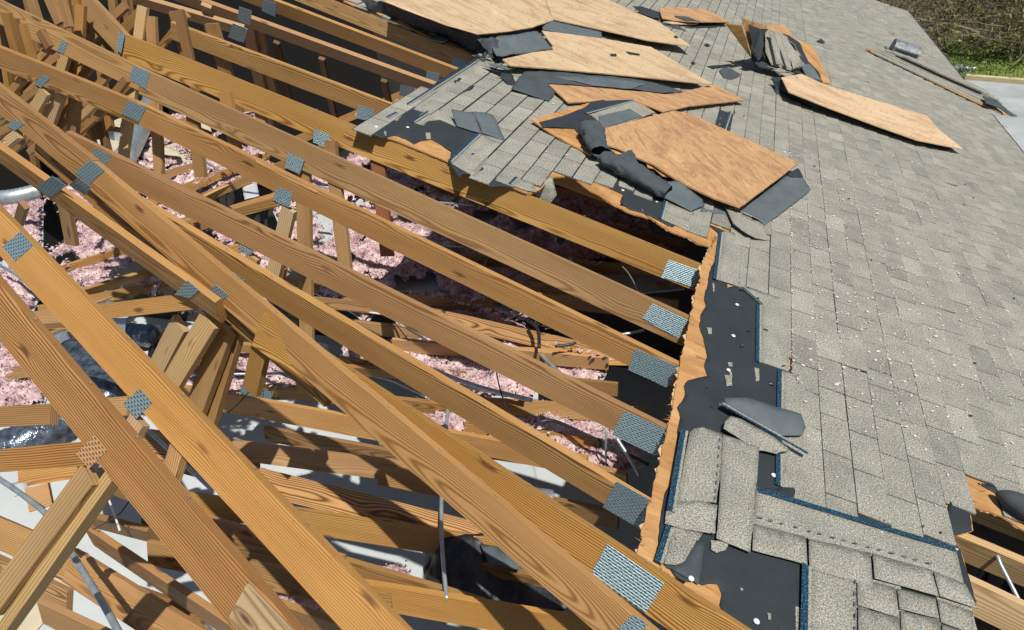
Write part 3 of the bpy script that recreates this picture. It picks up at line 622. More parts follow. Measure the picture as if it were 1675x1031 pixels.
t8.plate([(33, 379), (54, 402), (24, 428), (4, 404)]); t8.plate([(228, 636), (249, 659), (222, 686), (201, 661)])
t9 = Truss('dark reddish leaning truss nearest the camera with a short scab board nailed on', G1, (-30, 430), (500, 1050), (200, 806), .17, h=.16, tint=(.82, .72, .66), seg=8)
t9.plate([(154, 712), (175, 738), (145, 767), (124, 742)], RUST)
A_, B_, L_ = t9.on(403, 956, -.02), t9.on(500, 1062, -.02), t9.on(374, 990, -.02)
board('scab_board', A_, B_, L_ - A_, .135, t9.n, .02, WOODP, t9.root, (.85, .85, .78), seg=3)
for tr, ks in ((t1, (.35, .62, .8)), (t2, (.4, .55, .68, .8)), (t3, (.5, .66)), (t4, (.35, .5, .66, .78)), (t5, (.2, .3, .45, .6, .72)), (t6b, (.22, .35, .5, .6, .72, .82)), (t6a, (.3, .42, .62, .7, .78)), (t8, (.3, .42, .55, .7, .8)), (t9, (.2, .4, .55, .7))): tr.staples(ks)
# ---- webs (photo points on each truss's own plane)
a2.web((394, 36), (440, 250), (412, 38), tint=g(.85), back=.0); a2.web((414, 46), (452, 200), (428, 50), tint=g(.6), back=.04)
a3.web((328, 8), (336, 60), (344, 10), back=.03, tint=g(.9)); a4.web((334, 40), (378, 185), (355, 44), back=.04, tint=g(.85)); a4.web((352, 75), (380, 200), (362, 76), back=.08, tint=g(1))
a4.web((275, 20), (312, 150), (291, 26), back=.04, tint=g(.9))
t1.web((224, 8), (190, 270), (240, 10), back=.07, m=WOODP, tint=g(.98)); t1.web((237, 26), (251, 283), (253, 32), back=.09, tint=g(.95)); 
t1.web((283, 18), (301, 100), (298, 20), back=.16, tint=g(.6)); a4.web((254, 78), (300, 20), (262, 86), back=.1, tint=g(.9))
t1.web((123, 6), (112, 240), (137, 14), back=.05, tint=g(.8)); t2.web((357, 152), (374, 246), (376, 156), back=.05, tint=g(.85)); t2.web((302, 178), (318, 290), (320, 184), back=.03, tint=g(.9))
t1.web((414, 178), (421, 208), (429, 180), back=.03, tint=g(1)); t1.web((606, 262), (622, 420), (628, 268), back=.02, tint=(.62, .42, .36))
t2.web((535, 290), (554, 446), (556, 298), back=.02, tint=g(.92)); t2.web((483, 278), (490, 560), (505, 282), back=.03, tint=g(.9)); t2.web((530, 230), (532, 268), (548, 234), back=.05, tint=g(.8))
t3.web((460, 336), (430, 470), (482, 342), back=.002, m=WOODP, tint=g(.92)); t3.web((372, 345), (458, 321), (378, 359), back=.002, tint=g(1.02)); 
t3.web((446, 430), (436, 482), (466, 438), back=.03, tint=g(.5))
t4.web((403, 414), (394, 440), (424, 418), back=.002, m=WOODP, tint=g(.95)); t4.web((362, 407), (394, 396), (372, 422), back=.002, tint=g(1.0))
t2.web((98, 84), (56, 230), (113, 90), back=.002, m=WOODP, tint=g(.9)); t2.web((94, 84), (40, 124), (99, 93), back=.002, tint=g(.9)); t2.plate([(102, 65), (111, 70), (103, 89), (93, 84)])
t3.web((66, 141), (24, 215), (83, 147), back=.002, m=WOODP); t3.web((58, 139), (-10, 188), (62, 150), back=.002, tint=g(.85)); t3.plate([(70, 122), (81, 129), (67, 144), (55, 137)])
t3.web((92, 150), (60, 240), (104, 156), back=.05, m=WOODP, tint=g(.9))
t6a.web((330, 506), (268, 612), (367, 512), back=.002, m=WOODP, tint=g(1.03)); t6a.web((335, 476), (140, 501), (332, 505), back=.001, tint=g(1.02)); t6a.web((102, 505), (34, 512), (104, 528), back=.001, tint=g(1.0))
t6a.web((352, 524), (300, 672), (382, 536), back=.10, tint=g(.88)); t6a.web((378, 535), (330, 700), (394, 545), back=.15, tint=g(.95)); t6a.web((282, 516), (240, 600), (313, 520), back=.06, m=WOODP, tint=g(.9))
t6a.web((412, 560), (396, 632), (436, 572), back=.12, tint=g(.85)); 
t6a.web((24, 210), (-24, 252), (37, 219), back=.002, m=WOODP, tint=g(.95)); t6a.web((16, 200), (-20, 218), (14, 211), back=.002, tint=g(.95)); t6a.plate([(24, 196), (40, 203), (24, 214), (11, 207)])
t8.web((213, 676), (140, 800), (242, 682), back=.002, m=WOODP); t8.web((208, 648), (150, 653), (210, 680), back=.001, tint=g(1.02)); t8.web((84, 660), (-20, 666), (106, 694), back=.001, tint=g(1.0))
t8.web((278, 724), (256, 800), (299, 737), back=.06, tint=g(.95)); t8.web((262, 512), (212, 596), (282, 524), back=.12, m=WOODP, tint=g(.95)) if False else None
t9.web((138, 722), (-20, 737), (134, 763), back=.002, tint=(.80, .72, .66)); t9.web((132, 760), (-25, 975), (170, 768), back=.002, m=WOODP, tint=(.80, .74, .66)); t9.web((172, 770), (-10, 1030), (180, 786), back=.03, m=WOODP, tint=g(.86), T=.05)
t2.web((41, -4), (66, 78), (53, -4), back=.12, tint=g(.8)); t2.web((70, -4), (90, 42), (83, -4), back=.14, tint=g(.85)); t2.web((90, -4), (104, 46), (102, -4), back=.16, tint=g(.8))
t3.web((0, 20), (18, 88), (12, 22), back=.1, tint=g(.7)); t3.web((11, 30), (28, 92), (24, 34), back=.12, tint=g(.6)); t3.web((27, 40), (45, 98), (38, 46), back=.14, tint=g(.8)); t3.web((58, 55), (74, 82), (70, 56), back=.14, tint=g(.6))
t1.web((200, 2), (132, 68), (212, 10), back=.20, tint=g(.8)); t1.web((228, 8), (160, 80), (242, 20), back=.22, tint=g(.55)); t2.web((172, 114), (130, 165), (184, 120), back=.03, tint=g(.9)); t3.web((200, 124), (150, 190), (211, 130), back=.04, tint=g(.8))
t2.web((74, 75), (20, 132), (82, 82), back=.05, tint=g(1)); t3.web((30, 124), (-10, 172), (40, 131), back=.04, tint=g(1)); t2.web((110, 95), (92, 205), (122, 99), back=.10, tint=g(.7)); 

t3.web((112, 150), (108, 225), (128, 152), back=.14, tint=g(.65)); t2.web((146, 98), (96, 160), (157, 105), back=.10, tint=g(.8)); t4.web((93, 330), (106, 400), (110, 332), back=.3, tint=g(.7)); t7.web((30, 330), (18, 372), (44, 334), back=.25, tint=g(.7))
# ---- bottom chords (level members at ceiling height)
zbeam(t8, (215, 700), (700, 760), (476, 765), -1.12, D=.14, tint=g(1.06))
zbeam(t6a, (215, 712), (790, 856), (447, 820), -1.15, D=.17, tint=(1.06, .98, .88))
zbeam(t8, (285, 804), (820, 884), (620, 892), -1.12, D=.15, tint=g(1.05)); zbeam(t6b, (620, 760), (905, 812), (840, 836), -1.14, D=.14, tint=g(.9))
zbeam(t9, (335, 846), (560, 912), (480, 925), -1.08, D=.15, tint=g(1.02)); zbeam(t8, (540, 910), (790, 985), (620, 962), -1.12, D=.12, tint=g(1.0))
zbeam(t9, (240, 886), (640, 966), (420, 962), -1.06, D=.15, tint=g(1.0)); zbeam(t8, (580, 952), (1010, 1025), (800, 1031), -1.04, D=.17, tint=g(1.05)); zbeam(t9, (440, 984), (620, 1046), (520, 1038), -1.0, D=.15, tint=g(1.05))
zbeam(t9, (136, 862), (400, 1040), (200, 925), -.95, -1.0, D=.17, tint=(1.08, .98, .84)); zbeam(t9, (118, 898), (340, 1035), (200, 1017), -.90, -.95, D=.19, tint=(1.08, .96, .82)); zbeam(t9, (-20, 838), (136, 905), (30, 915), -.95, D=.17, tint=g(.98))
t9.plate([(122, 874), (134, 879), (112, 914), (98, 909)], off=.62)
zbeam(t5, (262, 626), (620, 690), (440, 688), -1.15, D=.17, tint=g(1.05)); zbeam(t4, (425, 629), (735, 663), (580, 665), -1.15, D=.12, tint=g(.95))
A_ = atz(397, 627, on_z(-1.13)); 
def zplate(tr, pts, z, m=None):
    P = [atz(*p, on_z(z)) for p in pts[:2]]; n = (P[1] - P[0]).cross(Vector((0, 0, 1))).normalized(); n = n if n.dot(P[0] - CAMP) > 0 else -n
    n = (n * .75 + (P[0] - CAMP).normalized() * .25).normalized(); e = (P[1] - P[0]).normalized(); n = (n - e * n.dot(e)).normalized()
    P = [onplane(*p, P[0], n) for p in pts]; bm = bmesh.new(); f = bm.faces.new([bm.verts.new(p - n * .012) for p in P]); r = bmesh.ops.extrude_face_region(bm, geom=[f])
    for v in [q for q in r['geom'] if isinstance(q, bmesh.types.BMVert)]: v.co += n * .002
    e2 = n.cross(e); uvset(bm, lambda c, nn: ((c - P[0]).dot(e), (c - P[0]).dot(e2))); mk('gusset_plate', bm, m or PLATE, tr.root)
zplate(t5, [(395, 628), (446, 640), (445, 665), (395, 653)], -1.13); zplate(t4, [(510, 556), (538, 562), (539, 580), (526, 577)], -1.10); zplate(t8, [(299, 816), (309, 818), (308, 828), (300, 824)], -1.1)
zbeam(t5, (770, 648), (1056, 666), (900, 684), -1.15, D=.12, tint=g(.9)); zbeam(t6b, (725, 705), (960, 750), (860, 760), -1.12, D=.15, tint=g(1.0)); zbeam(t6b, (900, 752), (1024, 778), (1000, 792), -1.12, D=.12, tint=g(.95))
zbeam(t3, (640, 556), (994, 586), (760, 585), -1.12, D=.12, tint=g(1.0)); zbeam(t4, (800, 566), (1040, 574), (960, 598), -1.12, D=.12, tint=g(.95)); zbeam(t4, (960, 643), (998, 648), (980, 662), -1.12, D=.06, tint=g(.95))
zbeam(t2, (700, 502), (980, 565), (830, 558), -1.12, D=.13, tint=g(.95)); zbeam(t2, (650, 480), (805, 492), (730, 503), -1.12, D=.11, tint=g(.95)); zbeam(t3, (500, 485), (640, 500), (560, 508), -1.12, D=.10, tint=g(.8))
zbeam(t1, (790, 452), (1110, 493), (950, 497), -1.12, D=.15, tint=g(.8)); zbeam(t1, (700, 415), (1080, 438), (900, 442), -1.12, D=.12, tint=g(.75)); zbeam(t1, (880, 478), (1108, 506), (1000, 515), -1.15, D=.12, tint=g(.7))
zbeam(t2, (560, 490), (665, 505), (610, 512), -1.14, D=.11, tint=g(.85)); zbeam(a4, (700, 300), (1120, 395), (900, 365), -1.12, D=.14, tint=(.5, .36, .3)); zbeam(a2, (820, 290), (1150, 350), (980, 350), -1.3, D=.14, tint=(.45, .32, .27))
zbeam(t7, (97, 437), (230, 396), (160, 437), -1.1, D=.14, tint=g(.95)); zbeam(t7, (118, 480), (290, 430), (200, 468), -1.08, D=.12, tint=g(1.0)); zbeam(t8, (-10, 545), (120, 520), (60, 548), -1.1, D=.11, tint=g(.8)); zbeam(t8, (60, 535), (180, 522), (120, 548), -1.15, D=.08, tint=g(.8))
zbeam(t9, (28, 760), (125, 745), (90, 800), -.9, D=.15, tint=(1.05, .96, .82)); zbeam(t9, (40, 800), (78, 790), (50, 850), -.9, D=.15, tint=(1.05, .96, .82)); zbeam(t8, (118, 690), (214, 716), (160, 726), -1.1, D=.12, tint=g(.75)); zbeam(t8, (85, 830), (240, 870), (170, 868), -1.1, D=.14, tint=g(.7)); zbeam(t8, (160, 770), (235, 800), (190, 812), -1.1, D=.14, tint=g(.7))
zbeam(t4, (258, 345), (470, 322), (360, 352), -1.0, D=.10, tint=g(.8)) if False else None
zbeam(t6b, (10, 612), (120, 590), (70, 625), -1.2, D=.12, tint=g(.6)); zbeam(t5, (300, 590), (420, 610), (350, 622), -1.2, D=.12, tint=g(.8)); zbeam(t5, (366, 560), (420, 566), (390, 576), -1.1, D=.09, tint=g(.95))
# the multi-ply girder running back under the trusses
gd = thing('girder_beam', atz(480, 230, on_z(-1.1)), 'stack of planks nailed side by side running back beneath the bare trusses', 'girder')
for k, (a, b, lo, D, tn) in enumerate([((298, 303), (700, 130), (500, 232), .14, 1.0), ((330, 318), (600, 208), (470, 275), .12, .85), ((322, 328), (398, 292), (360, 322), .14, 1.05), ((420, 250), (690, 148), (540, 216), .06, .9)]):
    A, B = atz(*a, on_z(-1.05 - .02 * k)), atz(*b, on_z(-1.05 - .02 * k)); d = (B - A).normalized(); n = d.cross(Vector((0, 0, 1))).normalized(); r = (A - CAMP).normalized(); n = n if n.dot(r) > 0 else -n
    board('plank', A, B, chord_w(A, B, lo, D), D, n, .04, WOOD, gd, g(tn), seg=3)
for a, b, lo, tn in [((240, 205), (420, 170), (330, 200), .6), ((190, 345), (330, 290), (260, 335), .8), ((330, 350), (500, 300), (420, 340), .9), ((200, 300), (330, 262), (260, 296), .7), ((250, 385), (360, 352), (300, 388), .6)]:
    zbeam(gd, a, b, lo, -1.08, D=.11, tint=g(tn), name='cross_plank')

# the thicket of rafters and uprights at the far upper left
rd = random.Random(77)
def lineY(x, k):
    return {0: -18 + (x + 40) * .478, 1: 62 + (x + 40) * .40}[k]
for k in range(30):
    L = rd.uniform(120, 190); sl = rd.choice((.16, .20, .25, .12)); wpx = rd.uniform(7, 11); x = -20 + (250 if k % 3 == 0 else 180) * rd.random(); bk = rd.uniform(.2, .9)
    if k % 3 == 0: tr, y = t1, -34
    elif k % 3 == 1: tr, y = t2, lineY(x, 0) + 16
    else: tr, y = t3, lineY(x, 1) + 14
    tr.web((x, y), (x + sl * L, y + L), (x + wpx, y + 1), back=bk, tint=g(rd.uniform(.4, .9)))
for k in range(14):
    tr = (t3, t2)[k % 2]; x = 40 + 180 * rd.random(); y = lineY(x, 1 - k % 2) + 18; L = rd.uniform(80, 140)
    tr.web((x, y), (x - L * .8, y + L * .75), (x + 6, y + 6), back=rd.uniform(.15, .6), tint=g(rd.uniform(.5, .95)), m=(WOOD, WOODP)[k % 3 == 0])
for k in (0, 1, 3, 6):
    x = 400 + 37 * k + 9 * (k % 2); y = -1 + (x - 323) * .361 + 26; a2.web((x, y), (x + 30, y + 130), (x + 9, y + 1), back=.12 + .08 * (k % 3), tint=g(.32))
# more level members in the middle distance, half seen under the chords
for tr, a, b, lo, D, tn in [(t5, (480, 575), (760, 610), (600, 610), .11, .8), (t4, (560, 600), (700, 612), (620, 618), .10, .7), (t3, (540, 520), (760, 545), (640, 552), .12, .9), (t2, (430, 450), (600, 470), (500, 478), .12, .85), (t5, (620, 700), (860, 735), (740, 742), .12, .8), (t6b, (760, 790), (1010, 840), (880, 840), .14, .7), (t9, (60, 905), (330, 1000), (190, 985), .12, .8), (t8, (350, 740), (420, 748), (380, 765), .1, .8)]:
    zbeam(tr, a, b, lo, -1.22, D=D, tint=g(tn))

for tr, a, b, lo, D, z, tn in [(t9, (-20, 905), (110, 968), (40, 975), .15, -1.05, 1.0), (t9, (60, 985), (220, 1060), (120, 1045), .15, -1.0, .95), (t8, (230, 850), (470, 905), (330, 900), .13, -1.15, .9), (t8, (430, 700), (660, 742), (540, 742), .12, -1.25, .85),
                               (t6b, (690, 860), (960, 905), (820, 912), .15, -1.2, .75), (t6b, (730, 915), (1030, 975), (880, 975), .14, -1.2, .7), (t5, (760, 690), (980, 720), (880, 730), .11, -1.2, .85), (t4, (830, 610), (1010, 628), (920, 640), .11, -1.2, .8),
                               (t7, (60, 500), (330, 445), (200, 500), .11, -1.15, .75), (t7, (180, 380), (330, 350), (250, 388), .10, -1.1, .8), (t8, (20, 600), (200, 580), (110, 612), .11, -1.1, .7), (t7, (210, 560), (330, 545), (270, 572), .10, -1.15, .7)]:
    zbeam(tr, a, b, lo, z, D=D, tint=g(tn))
t5.web((470, 560), (486, 640), (490, 566), back=.05, tint=g(.8)); t5.web((600, 640), (618, 720), (618, 646), back=.05, tint=g(.7)); t6b.web((770, 770), (795, 850), (790, 778), back=.04, tint=g(.7))
# ------------------------------------------------------------------ ceiling boards and pink insulation
def level_poly(name, pts, z, m, th=.014, parent=house, uvs=1):
    bm = bmesh.new(); vs = [bm.verts.new(p) for p in pts]; es = [bm.edges.new((vs[i], vs[(i + 1) % len(vs)])) for i in range(len(vs))]
    bmesh.ops.triangle_fill(bm, edges=es, use_beauty=True, normal=(0, 0, 1)); top = list(bm.faces)
    for f in top:
        f.normal_update()
        if f.normal.z < 0: f.normal_flip()
    mp = {v: bm.verts.new(v.co - Vector((0, 0, th))) for v in list(bm.verts)}; bnd = [e for e in bm.edges if len(e.link_faces) == 1]
    for f in top: bm.faces.new([mp[v] for v in reversed(f.verts)])
    for e in bnd: a, b = e.verts; bm.faces.new((a, mp[a], mp[b], b))
    uvset(bm, lambda c, n: (c.x, c.y)); return mk(name, bm, m, parent)
ZI = -1.34; zc = on_z(ZI)
L_ = lambda *ps: [atz(x, y, zc) for x, y in ps]
for pts, m in (([(215, 205), (330, 195), (340, 262), (225, 272)], PAPER), ([(120, 170), (230, 220), (235, 300), (120, 262)], PAPER), ([(0, 60), (60, 90), (50, 160), (-20, 160)], PAPER), ([(128, 172), (200, 190), (196, 232), (124, 216)], DRY)):
    level_poly('ceiling_board', [atz(x, y, zc + .05) for x, y in pts], zc, m)
def insul(name, pts, z, label, amp=.09, base=.06, step=.022, seed=0):
    """a fluffy, lumpy blanket over an outline given on the ceiling"""
    P = [atz(x, y, z) for x, y in pts]; (level_poly('ceiling_board', [p - Vector((0, 0, .016)) for p in P], 0, DRY) if seed not in (4, 10) else None); xs = [p.x for p in P]; ys = [p.y for p in P]; poly = [(p.x, p.y) for p in P]
    bm = bmesh.new(); nx = int((max(xs) - min(xs)) / step) + 2; ny = int((max(ys) - min(ys)) / step) + 2; gridv = {}
    def edge_d(x, y):
        m = 9
        for i in range(len(poly)):
            ax, ay = poly[i]; bx, by = poly[(i + 1) % len(poly)]; dx, dy = bx - ax, by - ay; t = max(0, min(1, ((x - ax) * dx + (y - ay) * dy) / (dx * dx + dy * dy)))
            m = min(m, math.hypot(x - ax - t * dx, y - ay - t * dy))
        return m
    for i in range(nx):
        for j in range(ny):
            x, y = min(xs) + i * step, min(ys) + j * step
            wx = x + .06 * noise.noise(Vector((x * 6, y * 6, seed))); wy = y + .06 * noise.noise(Vector((x * 6, y * 6, seed + 5)))
            if not inside(wx, wy, poly) or (seed in (4, 5, 10, 1) and noise.noise(Vector((x * 2.1, y * 2.1, seed + 3.3))) + .4 * noise.noise(Vector((x * 8, y * 8, seed))) < -.20): continue
            e = min(1, edge_d(wx, wy) / .12) ** .5
            q = Vector((x * 2.6, y * 2.6, seed)); hh = base + amp * (.6 * noise.noise(q) + .5 * noise.noise(q * 2.6) + .50 * abs(noise.noise(q * 7)) + .50 * abs(noise.noise(q * 15)))
            gridv[i, j] = bm.verts.new((x + .012 * noise.noise(q * 13), y + .012 * noise.noise(q * 13 + Vector((9, 9, 9))), z + max(.0, hh) * e + .012 * noise.noise(q * 25)))
    for (i, j) in list(gridv):
        k = [(i, j), (i + 1, j), (i + 1, j + 1), (i, j + 1)]
        if all(c in gridv for c in k): bm.faces.new([gridv[c] for c in k])
    # loose tufts
    rd = random.Random(seed); keys = list(gridv.values())
    for _ in range(int(len(keys) * .55)):
        c = rd.choice(keys).co + Vector((rd.uniform(-.02, .02), rd.uniform(-.02, .02), .004)); s = rd.uniform(.006, .017)
        v = [bm.verts.new(c + Vector((rd.uniform(-1, 1), rd.uniform(-1, 1), rd.uniform(.0, 1.6))) * s) for _ in range(4)]
        bm.faces.new(v[:3]); bm.faces.new((v[0], v[2], v[3])); bm.faces.new((v[1], v[2], v[3]))
    uvset(bm, lambda c, n: (c.x, c.y)); return tag(mk(name, bm, PINK, smooth=True), kind='stuff')
zt = zc + .015
insul('insulation', [(440, 330), (600, 255), (700, 270), (1000, 350), (1120, 400), (1120, 470), (1040, 478), (960, 492), (860, 515), (790, 500), (700, 480), (640, 500), (560, 500), (500, 470)], zt, '', .12, .10, seed=1)
insul('insulation', [(640, 500), (720, 496), (820, 515), (900, 560), (1000, 592), (985, 622), (965, 650), (930, 640), (900, 600), (800, 570), (700, 545), (650, 535)], zt, '', .08, .05, seed=2)
insul('insulation', [(560, 480), (600, 488), (612, 510), (598, 530), (580, 512), (556, 498)], zt + .05, '', .05, .04, seed=3)
insul('insulation', [(60, 320), (240, 300), (330, 330), (420, 380), (480, 440), (430, 520), (300, 520), (220, 470), (150, 500), (60, 470)], zt, '', .12, .09, seed=4)
insul('insulation', [(-60, 330), (70, 330), (70, 470), (40, 540), (-60, 560)], zt, '', .12, .09, seed=5)
insul('insulation', [(-60, 560), (60, 560), (90, 620), (70, 660), (10, 690), (-60, 680)], zt + .02, '', .08, .06, seed=6)
insul('insulation', [(250, 590), (330, 590), (480, 560), (560, 620), (560, 650), (440, 650), (300, 650)], zt, '', .07, .05, seed=7)
insul('insulation', [(560, 555), (720, 560), (880, 620), (880, 650), (700, 648), (640, 620), (560, 600)], zt, '', .09, .06, seed=8)
insul('insulation', [(640, 655), (740, 665), (920, 665), (1030, 690), (1050, 760), (980, 790), (900, 760), (780, 730), (700, 700)], zt, '', .10, .06, seed=9)
insul('insulation', [(225, 205), (420, 170), (460, 300), (330, 320), (240, 320), (180, 260)], zt, '', .10, .06, seed=10)
insul('insulation', [(450, 955), (520, 965), (570, 1010), (520, 1031), (455, 1010)], zt, '', .07, .06, seed=11)
insul('insulation', [(600, 925), (660, 930), (690, 960), (620, 955)], zt, '', .05, .04, seed=12)
insul('insulation', [(60, 100), (140, 120), (160, 220), (80, 240), (40, 200)], zt, '', .08, .05, seed=13)
# tufts of insulation caught on the boards and strewn on the roof
def scraps(name, spots, m, seed, par=None):
    rd = random.Random(seed); bm = bmesh.new()
    for c, s, nrm in spots:
        a = nrm.orthogonal().normalized(); b = nrm.cross(a); k = rd.randint(5, 7); an = rd.uniform(0, 6.28); el = rd.uniform(1, 2.2); ring = []
        for i in range(k):
            t = an + 6.283 * i / k; r = s * rd.uniform(.45, 1.15); ring.append(bm.verts.new(c + a * math.cos(t) * r * el + b * math.sin(t) * r + nrm * rd.uniform(0, .25) * s))
        top = bm.verts.new(c + nrm * s * rd.uniform(.5, 1.0) + a * rd.uniform(-.3, .3) * s)
        for i in range(k): bm.faces.new((ring[i], ring[(i + 1) % k], top))
    uvset(bm, lambda c, n: (c.x, c.y)); return tag(mk(name, bm, m), kind='stuff')
rd = random.Random(11); sp = []
def along(a, b, z, n, s=.02, spread=.03):
    A, B = atz(*a, on_z(z)), atz(*b, on_z(z))
    for _ in range(n):
        t = rd.random(); p = A + (B - A) * t + Vector((rd.gauss(0, spread), rd.gauss(0, spread * .6), rd.uniform(-.002, .012)))
        sp.append((p, s * rd.uniform(.35, 1.1), Vector((rd.uniform(-.3, .3), rd.uniform(-.3, .3), 1)).normalized()))
for a, b, z, n in [((700, 480), (990, 560), -1.11, 150), ((660, 478), (800, 490), -1.11, 120), ((895, 465), (960, 480), -1.11, 20), ((905, 424), (985, 432), -1.11, 26), ((320, 300), (430, 245), -1.03, 110), ((420, 255), (470, 230), -1.03, 50), ((540, 205), (690, 150), -1.03, 26),
                   ((380, 200), (430, 240), -1.1, 60), ((250, 610), (540, 640), -1.1, 60), ((660, 583), (860, 650), -1.12, 90), ((120, 262), (180, 290), -1.1, 40), ((90, 320), (100, 350), -1.1, 10), ((200, 220), (300, 235), -1.15, 50), ((80, 400), (140, 470), -1.05, 50), ((820, 460), (1000, 480), -1.11, 16), ((280, 150), (310, 170), -1.1, 20), ((900, 560), (1010, 590), -1.1, 22), ((430, 620), (470, 632), -1.1, 14)]: along(a, b, z, n)
scraps('insulation_tufts', sp, PINK, 3); sp = []
def blob(cx, cy, sx, sy, n, s0=.0014, s1=.0046):
    for _ in range(int(n * 1.5)):
        x, y = rd.gauss(cx, sx), rd.gauss(cy, sy); P = deck(x, y, .017); u, v = uv_of(P)
        if not inside(u, v, EP) or inside(u, v, HP) or x < 850 or (x < 1290 and y > 380): continue
        sp.append((P, rd.uniform(s0, s1) * (1 + rd.random() ** 7 * 2.0), -NW))
for a in [(1400, 470, 130, 90, 620), (1330, 420, 70, 60, 240), (1420, 330, 90, 45, 330), (1500, 560, 90, 80, 330), (1560, 430, 70, 60, 180), (1540, 700, 70, 60, 90), (1390, 700, 60, 60, 40), (1230, 240, 60, 60, 150), (1150, 110, 70, 45, 160), (1200, 60, 80, 40, 60), (1440, 610, 80, 60, 150), (1300, 330, 50, 30, 120), (900, 200, 60, 40, 90), (1400, 240, 120, 30, 130), (900, 265, 60, 30, 40), (1480, 800, 70, 60, 26)]: blob(*a)
# fluff gathered along butt edges, as the wind left it
for _ in range(1500):
    j = rd.randint(0, 15); ub = -1.105 - .1538 * j; v = -3.6 - 4.2 * rd.random(); P = uvp(ub - rd.uniform(.0, .02), v, .013)
    sp.append((P, rd.uniform(.002, .008), -NW))
scraps('fibre_scraps', sp, SCRAP, 5); sp = []
for _ in range(70):
    x, y = rd.uniform(900, 1660), rd.uniform(20, 900); P = deck(x, y, .018); u, v = uv_of(P)
    if inside(u, v, EP) and not inside(u, v, HP): sp.append((P, rd.uniform(.004, .013), -NW))
scraps('felt_crumbs', sp, GUT, 6)
# plastic-cap nails on the felt
for x, y in [(1206, 498), (1200, 549), (1192, 605), (1266, 777), (1131, 946), (1238, 1016), (616, 207), (1181, 662), (1019, 311), (667, 208), (1226, 508) if False else (1320, 1003)]:
    p = deck(x, y, .016); bm = bmesh.new(); bmesh.ops.create_cone(bm, segments=14, radius1=.0125, radius2=.010, depth=.003, cap_ends=True, matrix=Matrix.Translation(p) @ (-NW).to_track_quat('Z', 'Y').to_matrix().to_4x4()); uvset(bm, lambda c, n: (c.x, c.y)); mk('cap_nail', bm, WHITE, house)
for x, y, wd, ln in [(1195, 613, .012, .03), (1167, 470, .006, .04), (1160, 541, .02, .03), (1191, 622, .03, .05), (1194, 596, .02, .02), (1238, 612, .02, .06), (630, 218, .01, .02), (700, 222, .02, .03), (1258, 1008, .015, .03), (1213, 964, .012, .012)]:
    p = (x, y); w_ = wd * 380; sh('torn_shred', [(x - w_ * .5, y - ln * 180, .013), (x + w_ * .5, y - ln * 150, .013), (x + w_ * .6, y + ln * 170, .013), (x - w_ * .2, y + ln * 200, .013)], .002, SHIN, rough=.003, step=.01, seed=x)
# ------------------------------------------------------------------ plywood sheets and torn covering lying on the roof
def debris(name, label, cat, pts, th, m, group=None, **k):
    o = sheet(name, pts, th, m, **k)
    if name == 'plywood_sheet':                # nails still standing in rows where the rafters were
        P = [(*uv_of(pt(p)), p[2]) for p in pts]; poly = [(a, b) for a, b, c in P]; r_ = random.Random(len(label)); bm = bmesh.new()
        us = [p[0] for p in P]; vs = [p[1] for p in P]; ang = math.atan2(P[2][1] - P[0][1], P[2][0] - P[0][0]); cu, cv = sum(us) / len(us), sum(vs) / len(vs)
        for i in range(-7, 8):
            for j in range(-14, 15):
                a, b = i * .305 + r_.gauss(0, .012), j * .125 + r_.gauss(0, .02); u, v = cu + a * math.cos(ang) - b * math.sin(ang), cv + a * math.sin(ang) + b * math.cos(ang)
                if not inside(u, v, poly) or r_.random() < .22: continue
                wsum = 0; hh = 0
                for x, y, z in P: w_ = 1 / ((x - u) ** 2 + (y - v) ** 2 + .01); wsum += w_; hh += w_ * z
                q = uvp(u, v, hh / wsum - .02); tip = q - NW * .055 + UW * r_.uniform(-.02, .02) + VW * r_.uniform(-.02, .02); ring = [bm.verts.new(q + (UW * math.cos(t) + VW * math.sin(t)) * .003) for t in (0, 2.1, 4.2)]; tv = bm.verts.new(tip)
                for t in range(3): bm.faces.new((ring[t], ring[(t + 1) % 3], tv))
        uvset(bm, lambda c, n: (c.x, c.y)); tag(mk('nails', bm, GUT, o), kind='stuff')
    return tag(o, label, cat, group)
GP = 'plywood sheets flung onto the shingles'
def group_thing(name, c, label, cat, grp=None): return thing(name, pt(c), label, cat, grp)
debris('plywood_sheet', 'pale curved plywood sheet with nail rows nearest the bare rafters at the top', 'plywood', [(628, 2, .26), (700, -45, .26), (880, -35, .16), (906, 33, .10), (870, 45, .16), (835, 51, .20), (781, 56, .24), (733, 42, .26)], .012, PLY, GP, rough=.003, step=.05, bump=.006, bs=2, uvrot=.2)
debris('plywood_sheet', 'pale pointed plywood sheet behind the curved one at the top edge', 'plywood', [(840, -14, .06), (960, -16, .06), (1040, 20, .08), (1078, 36, .10), (1131, 76, .13), (1060, 66, .12), (1000, 52, .11), (950, 41, .10), (904, 31, .08), (860, 10, .07)], .012, PLY, GP, rough=.003, step=.05, uvrot=.2)
debris('plywood_sheet', 'large pale plywood sheet with a broken left end under the curled black shingle', 'plywood', [(822, 97, .10), (880, 84, .10), (905, 76, .10), (886, 50, .10), (985, 63, .10), (1065, 77, .10), (1120, 110, .10), (1166, 138, .11), (1100, 131, .11), (1000, 121, .10), (900, 112, .10), (834, 107, .10)], .012, PLY, GP, rough=.003, step=.04, uvrot=.2)
debris('plywood_sheet', 'browner plywood sheet dusted with white fibres below the large pale one', 'plywood', [(897, 138, .06), (950, 141, .06), (1050, 150, .06), (1110, 152, .06), (1168, 138, .07), (1218, 164, .07), (1130, 173, .07), (1085, 183, .06), (1068, 176, .06), (1030, 163, .06), (930, 168, .05)], .012, PLYW, GP, rough=.004, step=.04, uvrot=.2)
